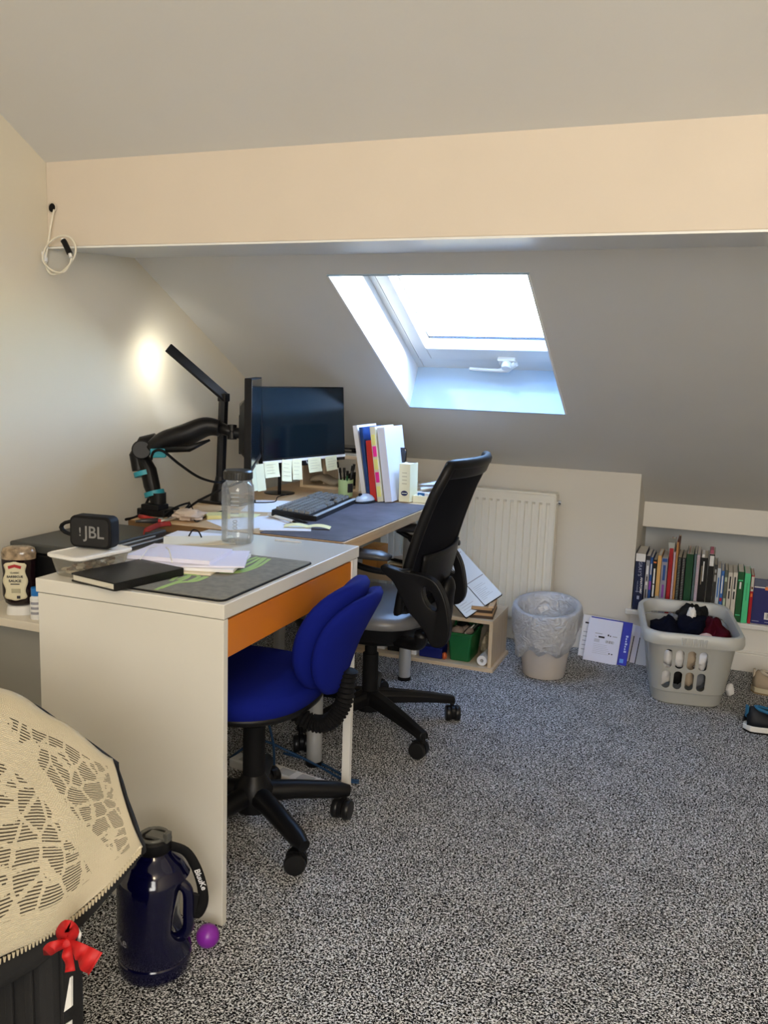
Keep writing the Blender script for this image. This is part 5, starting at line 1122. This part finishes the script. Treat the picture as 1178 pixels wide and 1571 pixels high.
for k, (zx, th_, h, dp, m_, lab_) in enumerate(SP):
    x = lb(zx)+.0035; ln = 1.2 if k < 6 else (-.6 if k > 16 else 0)
    t_, M_ = book(x, th_*.93, h, dp, m_, lab_, lean=0, kind='folder' if 'folder' in lab_ or 'file' in lab_ else ('notebook' if 'spiral' in lab_ or 'pad' in lab_ else 'book'), cat='folder' if 'folder' in lab_ or 'file' in lab_ else ('notebook' if 'spiral' in lab_ or 'pad' in lab_ else 'book')); th_ *= .93
    if k == 0:
        obj('head_band', B().bb((0, -.0022, h-.036), (th_, -.0010, h)), WH, t_)
        spine_text(t_, M_, "GRAY'S", .021, th_*1.0, .192, mat('silver_print', (.42, .46, .60), .5), sx=1.0)
        text('ANATOMY', .0125, M_ @ Matrix.Translation((th_*.74, -.0014, .115)) @ MX @ Matrix.Rotation(-PI/2, 4, 'Z'), WH, t_, sx=1.25, bold=.03)
        text('FOR STUDENTS', .0075, M_ @ Matrix.Translation((th_*.36, -.0014, .108)) @ MX @ Matrix.Rotation(-PI/2, 4, 'Z'), MATS['silver_print'], t_)
        obj('spine_print', B().bb((.008, -.0018, .085), (.034, -.001, .0865)), MATS['silver_print'], t_); obj('spine_print', B().bb((.017, -.0018, .05), (.027, -.001, .066)), MATS['silver_print'], t_)
    elif k == 1: marks(t_, th_, ((.235, .255),), INK, 1); marks(t_, th_, ((.17, .21), (.12, .135)), WH); marks(t_, th_, ((.06, .10), (.14, .16)), INK, .3)
    elif k == 2: marks(t_, th_, ((.10, .14),), mat('violet_print', (.25, .05, .35), .5), .9); marks(t_, th_, ((.17, .22),), WH, .35)
    elif k == 3: marks(t_, th_, ((.225, .232), (.02, .045)), mat('orange_print', (.80, .20, .03), .5), .8); marks(t_, th_, ((.13, .20), (.07, .125)), WH, .45)
    elif k == 4: marks(t_, th_, ((.0, .075),), mat('grey_lower', (.42, .46, .46), .5), 1.0); marks(t_, th_, ((.02, .05),), MATS['mid_blue'], .4)
    elif k == 5: marks(t_, th_, ((.235, .25),), MATS['mid_blue'], .8); marks(t_, th_, ((.15, .22), (.03, .05)), MATS['mid_blue'], .4); marks(t_, th_, ((.07, .13),), MATS['violet_print'] if 'violet_print' in MATS else INK, .35)
    elif k in (6,): obj('paper_tuft', B().loft([[Vector((q.x*s_+.008, q.y*s_+.05, z_)) for q in [Vector((x_, y_, 0)) for x_, y_ in rrect(.03, .12, .004)]] for s_, z_ in ((.6, h-.06), (1, h+.012))]), mat('grey_sheets', (.45, .47, .45), .8), t_)
    elif k == 8: obj('flap', B().bb((.001, .01, h-.02), (.012, .14, h+.006)), mat('brown_flap', (.10, .02, .012), .6), t_)
    if k in (9, 10, 13):
        b = B()
        for q in range(34): b.tube([(th_*.5+.0035*math.cos(a), -.0025+.0035*math.sin(a), .006+q*(h-.012)/33) for a in [2*PI*i/8 for i in range(8)]], .0009, 4, closed=True)
        tag(obj('wire_coil', b, [mat('coil_green', (.60, .68, .58), .4), mat('coil_white', (.75, .78, .80), .4), mat('coil_rose', (.68, .55, .66), .4)][(9, 10, 13).index(k)], t_), kind='stuff')
    if k == 11:
        for q in range(4): obj('loose_sheet', B().bb((.004+.006*q, .012, .05), (.0048+.006*q, .17, h+.004+.008*R.random())), [PAPER, mat('peach_sheet', (.70, .42, .34), .8), PAPER, mat('green_sheet', (.25, .38, .28), .8)][q], t_)
    if k == 14:
        marks(t_, th_, ((.165, .255),), WH, .16); obj('spine_print', B().bb((.008, -.0018, .15), (.0105, -.001, .235)), mat('tan_print', (.40, .34, .25), .5), t_)
    if k == 14: obj('page_marker', B().bb((.006, .02, h-.01), (.016, .14, h+.010)), PAPER, t_)
    if k == 15: obj('head_label', B().bb((.004, -.0022, h-.052), (th_-.003, -.001, h-.006)), WH, t_); obj('page_marker', B().bb((.003, .03, h-.01), (.018, .12, h+.014)), mat('rose_marker', (.45, .12, .20), .7), t_)
    if k == 16: marks(t_, th_, ((.17, .20), (.21, .225)), mat('grey_print', (.4, .4, .4), .6), .7)
    if k == 17: marks(t_, th_, ((.10, .19),), MATS['cornflower'], .35)
    if k == 18: marks(t_, th_, ((.03, .07), (.12, .20)), WH, .4); marks(t_, th_, ((.085, .10),), MATS['cherry'] if 'cherry' in MATS else RED, .7)
    if k == 19: marks(t_, th_, ((.175, .195), (.06, .10)), mat('sage_print', (.45, .55, .42), .6), .7)
    if k in (20, 21): marks(t_, th_, ((.145, .20), (.10, .135)), INK, .35); marks(t_, th_, ((.03, .036),), MATS['orange_print'], .5)
    if k == 22: marks(t_, th_, ((.15, .18),), WH, .3); marks(t_, th_, ((.185, .19), (.03, .034)), MATS['mint'] if 'mint' in MATS else WH, .8)
    if k == 23: marks(t_, th_, ((.10, .18),), mat('dark_mint', (.03, .40, .16), .5), .14)
    if k == 24: marks(t_, th_, ((.145, .21),), MATS['ivory'], .9); marks(t_, th_, ((.12, .135), (.155, .165)), MATS['orange_print'], .6)
# flat navy book showing its back cover
nv = thing('book', 'navy book turned to show its back cover and barcode, right end of the ledge', 'book', M=Matrix.Translation((lb(1024)+.004, 4.062, LZ)) @ Matrix.Rotation(math.radians(-6), 4, 'X'), group=None)
obj('cover', B().bb((0, 0, 0), (.26, .0014, .196)), c_('navy_back', (.008, .012, .16)), nv); obj('cover', B().bb((0, .020, 0), (.26, .0214, .196)), MATS['navy_back'], nv)
obj('page_block', B().bb((.002, .0016, .002), (.257, .0198, .193)), PG, nv)
def nbk(x0_, z0_, x1_, z1_, m_, nm='cover_print'): obj(nm, B().bb((x0_, -.0006, z0_), (x1_, .0004, z1_)), m_, nv)
nbk(.0, .165, .26, .196, mat('navy_top', (.010, .03, .10), .4)); nbk(.003, .158, .046, .163, WH); nbk(.046, .150, .26, .164, MATS['orange_print']); nbk(.05, .1645, .26, .168, WH)
nbk(.052, .022, .12, .052, WH, 'barcode_panel')
for k in range(16): obj('bar', B().bb((.058+.0034*k, -.001, .026), (.058+.0034*k+.0007*(1+(k*7) % 3), -.0005, .048)), INK, nv)
nbk(.004, .010, .032, .012, mat('pale_cover_ink', (.45, .50, .70), .5)); nbk(.055, .009, .20, .011, MATS['pale_cover_ink'])
# ------------------------------------------------------------------ laundry basket
bkM = Matrix.Translation((-.062, 3.655, .0005)) @ Matrix.Rotation(math.radians(8), 4, 'Z')
lk = thing('laundry_basket', 'grey plastic laundry basket with slotted sides, in front of the books', 'basket', M=bkM)
GB = mat('basket_grey', (.42, .425, .40), .38)
def lr(w_, d_, z, r_=.07): return [Vector((x, y, z)) for x, y in rrect(w_, d_, r_, 10)]
prof = [(.25, .34, .0), (.262, .352, .006), (.275, .365, .050), (.278, .368, .054), (.282, .372, .056), (.330, .435, .262)]
bd = B().loft([lr(w_, d_, z) for w_, d_, z in prof]+[lr(w_-.006, d_-.006, z) for w_, d_, z in prof[::-1][:-1]]+[lr(.24, .33, .006)])
bo2 = obj('basket_body', bd, GB, lk, smooth=30)
cut = []
def cutter(M_, w_, h_): 
    c = obj('cutter', B().prism(rrect(w_, h_, w_*.48, 6), -.05, .05, M_), GB, lk); cut.append(c)
    md = bo2.modifiers.new('slot', 'BOOLEAN'); md.object = c; md.operation = 'DIFFERENCE'; md.solver = 'EXACT'
for r_, (zc, hh2) in enumerate(((.194, .078), (.106, .076))):
    for k in range(4):
        u = -.088+.043*k
        for sgn in (-1, 1): cutter(Matrix.Translation((u, sgn*.19, zc)) @ MX, .031, hh2)
    for k in range(5):
        for sgn in (-1, 1): cutter(Matrix.Translation((sgn*.15, -.080+.04*k, zc)) @ Matrix.Rotation(PI/2, 4, 'Z') @ MX, .027, hh2)
baked(bo2)
for c in cut: bpy.data.objects.remove(c)
rim = [lr(.330, .435, .258), lr(.336, .441, .252), lr(.372, .478, .256), lr(.380, .486, .270), lr(.376, .482, .296), lr(.366, .472, .303), lr(.342, .448, .303), lr(.326, .431, .285), lr(.326, .431, .258)]
def rimz(r_): return [Vector((p.x, p.y, p.z+.020*(abs(p.y)/.24)**2*(p.z > .25)*(1 if p.y > 0 else .0)-.010*(abs(p.x) < .1)*0)) for p in r_]
obj('rim', B().loft([rimz(r_) for r_ in rim], cap=False), mat('basket_rim', (.50, .51, .49), .35), lk, smooth=40)
b = B()
for k in range(13): b.box((-.045+.0075*k, -.2435, .277), (.004, .006, .030))
tag(obj('grip_rib', b, MATS['basket_rim'], lk, bev=.001), kind='stuff')
# laundry
def cloth(name, label, cat, c, r3, seed, m_, amp=.55, f=7):
    rings = []; n_ = 30
    for j in range(17):
        t_ = -PI/2+PI*j/16; r = []
        for i in range(n_):
            a = 2*PI*i/n_; d = Vector((math.cos(t_)*math.cos(a), math.cos(t_)*math.sin(a), math.sin(t_)))
            nz = noise.noise(d*1.6+Vector((seed, 0, 0)))*amp+noise.noise(d*4.5+Vector((0, seed, 0)))*amp*.5+abs(noise.noise(d*9+Vector((0, 0, seed))))*amp*.22
            r.append(bkM @ Vector((c[0]+d.x*r3[0]*(1+nz*.6), c[1]+d.y*r3[1]*(1+nz*.6), c[2]+d.z*r3[2]*(1+nz))))
        rings.append(r)
    return tag(obj(name, B().loft(rings), m_, smooth=True), label, cat, 'clothes in the laundry basket')
DK = mat('navy_jersey', (.004, .005, .014), .95, spec=.08, bump=.5, bscale=500); MAR = mat('maroon_fleece', (.060, .003, .010), .95, spec=.08, bump=.6, bscale=400)
WHC = mat('white_cotton', (.85, .84, .84), .9, bump=.3, bscale=60); TANC = mat('tan_cotton', (.45, .36, .26), .9); GRC = mat('grey_cotton', (.16, .17, .19), .9)
cloth('garment', 'dark navy garment heaped at the left of the laundry basket', 'clothing', (-.075, -.02, .235), (.075, .15, .055), 1, DK)
cloth('garment', 'navy garment crumpled in the middle of the laundry basket', 'clothing', (.02, .03, .245), (.080, .14, .065), 2.3, MATS['navy_jersey'])
cloth('garment', 'maroon fleece piled at the right of the laundry basket', 'clothing', (.092, -.04, .245), (.060, .125, .060), 3.7, MAR)
cloth('garment', 'black cloth peak at the back of the laundry basket', 'clothing', (.03, .14, .262), (.07, .06, .060), 6.1, BLKM)
cloth('garment', 'white cloth corner sticking up among the navy clothes', 'clothing', (.018, .07, .305), (.018, .02, .030), 5.1, WHC, amp=.3)
cloth('garment', 'grey sock peeping out left of the white cloth corner', 'clothing', (-.055, .06, .290), (.020, .02, .014), 4.4, GRC, amp=.3)
cloth('garment', 'pink sock at the front rim of the laundry basket', 'clothing', (.048, -.165, .280), (.026, .03, .014), 7.7, mat('blush', (.72, .50, .46), .9), amp=.25)
for k, (u, z, m_) in enumerate(((-.084, .190, WHC), (-.043, .190, WHC), (-.002, .188, TANC), (.039, .186, WHC), (-.084, .110, WHC), (-.043, .108, BLKM), (-.002, .105, TANC), (.039, .104, GRC))):
    cloth('garment', ['white cotton item behind the upper first slot of the basket', 'white cotton item behind the upper second slot', 'tan striped item behind the upper third slot', 'pale item behind the upper right slot', 'white item behind the lower first slot', 'black item behind the lower second slot', 'tan item behind the lower third slot', 'grey item behind the lower right slot'][k], 'clothing', (u*1.03, -.105-.02*(z > .15), z), (.031, .050, .046), 11+k, m_, amp=.35)
# ------------------------------------------------------------------ shoes at the right edge
def shoe(label, pos, rot, L_, up_m, sole_m, mid_m, low_m, lining):
    t_ = thing('shoe', label, 'shoe', M=Matrix.Translation(pos) @ Matrix.Rotation(math.radians(rot), 4, 'Z'), group='shoes at the right edge')
    def outl(s, wmul=1):      # s 0 toe .. 1 heel, half width
        return (.020+.030*math.sin(PI*min(1, s*1.25+.10))**.7 if s < .55 else .046-.014*((s-.55)/.45)**1.5)*wmul
    def sect(z0_, z1_, grow=1.0):
        rings_ = []
        N_ = 20; pts = []
        for i in range(N_+1):
            s = i/N_; e = math.sqrt(max(0, 1-(2*s-1)**14)); pts.append((s*L_, outl(s)*e*grow+.002))
        pol = pts+[(x, -y) for x, y in reversed(pts)]
        def lift(x): return .014*max(0, 1-x/L_*3.2)**2
        return [[Vector((x, y, z+lift(x))) for x, y in pol] for z in (z0_, z1_)]
    obj('outsole', B().loft(sect(0, .006)), low_m, t_, smooth=40)
    obj('midsole', B().loft(sect(.0062, .026, 1.03)), sole_m, t_, smooth=40, bev=.002)
    rings_ = []
    for i in range(17):
        s = .02+.96*i/16; x = s*L_; w_ = outl(s)*math.sqrt(max(.05, 1-(2*s-1)**10)); 
        h_ = .026+.038*min(1, s*2.6)**.7 if s < .42 else .064+.030*((s-.42)/.58)
        if .50 < s < .90: h_ -= .012*math.sin(PI*(s-.5)/.4)
        e = math.sqrt(max(.1, 1-(2*s-1)**12)); lift_ = .014*max(0, 1-s*3.2)**2
        r = []
        for j in range(17):
            a = PI*j/16; r.append(Vector((x, w_*.97*math.cos(a)*(1 if j in (0, 16) else .98-.16*math.sin(a)), .0262+lift_+(h_*e-.020)*math.sin(a)**.75)))
        rings_.append(r)
    obj('upper', B().loft(rings_, cap=False, closed=False), up_m, t_, smooth=True, solid=.003)
    b = B(); oc = [Vector((L_*(.70+.17*math.cos(a)), .026*math.sin(a), .073+.016*(math.cos(a)*.8)+.002)) for a in [2*PI*i/24 for i in range(24)]]
    b.tube(oc, .0065, 8, closed=True); obj('collar', b, mid_m, t_, smooth=True)
    b = B(); b.loft([[Vector((p.x, p.y, p.z-.001)) for p in oc]]*1+[[Vector((L_*.70+(p.x-L_*.70)*.6, p.y*.6, .070)) for p in oc]]); obj('opening', b, lining, t_, smooth=True)
    for k in range(4):
        x = L_*(.30+.065*k); obj('lace', B().tube([Vector((x, -.016, .056+.006*k)), Vector((x+.006, 0, .064+.008*k)), Vector((x, .016, .056+.006*k))], .003, 6, flat=1.0), mid_m, t_, smooth=True)
    obj('heel_tab', B().bb((L_*.955, -.010, .05), (L_*.985, .010, .095)), mid_m, t_, bev=.003)
    return t_
SN = mat('sneaker_dark', (.008, .010, .015), .5, spec=.3, bump=.4, bscale=500); SB = mat('sneaker_blue', (.010, .12, .25), .6)
shoe('dark running shoe with blue lining and white sole, nearest at the right edge', (.165+.29*.95, 3.325+.29*.30, .0005), 197, .29, SN, WPL, SB, BLKM, BLKM)
shoe('beige suede shoe by the skirting board at the right edge', (.200+.26, 3.79, .0005), 180, .26, mat('suede', (.42, .34, .25), .9, bump=.3, bscale=300), mat('cream_sole', (.60, .53, .38), .6), mat('suede_light', (.62, .55, .45), .8), mat('gum', (.30, .22, .12), .7), mat('shoe_dark', (.03, .016, .012), .9))
tag(obj('fallen_sock', crumple((.118, 3.68, .026), .016, .018, .026, 8, n=14), WHC, smooth=True), 'small white cloth lying behind the laundry basket', 'cloth')
# ------------------------------------------------------------------ cable hole and coil on the beam
hl = thing('cable_outlet', 'round dark cable hole in the beam near the left wall', 'outlet', (-1.927, 2.176, 1.702))
obj('hole_ring', B().lathe([(.016, 0), (.0175, .002), (.013, .003), (.013, .0)], 28, Matrix.Rotation(PI/2, 4, 'X')), mat('ring_plaster', (.60, .54, .45), .7), hl, smooth=40)
obj('hole_void', B().lathe([(.001, .0005), (.0128, .0008), (.0128, 0), (.001, 0)], 28, Matrix.Rotation(PI/2, 4, 'X')), MATS['matte_black'], hl)
WC = mat('white_cable', (.78, .74, .62), .4)
q = lambda x_, y_, d_=2.165: at(x_, y_, y=d_)
def cl(label, pts, name='cable'): return cable(label, pts, .0032, WC, name, 8)
wc = thing('coiled_cable', 'white cable hanging coiled from the hole in the beam by the left wall', 'cable', q(80, 330))
path = [q(83, 322, 2.172), q(79, 340, 2.155), q(75, 365, 2.15), q(72, 385, 2.15), q(70, 405, 2.15), q(78, 420, 2.148), q(95, 417, 2.145), q(112, 398, 2.145), q(116, 380, 2.145), q(108, 365, 2.142), q(94, 362, 2.14), q(78, 370, 2.14), q(68, 385, 2.14), q(67, 402, 2.14), q(82, 416, 2.137), q(98, 417, 2.135), q(108, 403, 2.135), q(109, 393, 2.135)]
path = [Vector((max(p.x, XL+.006), p.y, p.z)) for p in path]
obj('cord', B().tube(smoothpts(path, 8), .0030, 8), WC, wc, world=True, smooth=True)
obj('connector', B().tube([q(97, 369, 2.13), q(99, 372, 2.13), q(107, 389, 2.13)], .0085, 10), BLK, wc, world=True, smooth=40)
obj('ferrule', B().cyl(q(96, 366, 2.13), q(97.5, 370, 2.13), .005), WPL, wc, world=True, smooth=40)
obj('ferrule', B().cyl(q(107, 389, 2.13), q(109, 395, 2.13), .005), WPL, wc, world=True, smooth=40)
obj('junction_clip', B().box(Vector((XL+.012, 2.15, q(74, 395).z)), (.014, .012, .030)), WPL, wc, world=True, bev=.002)
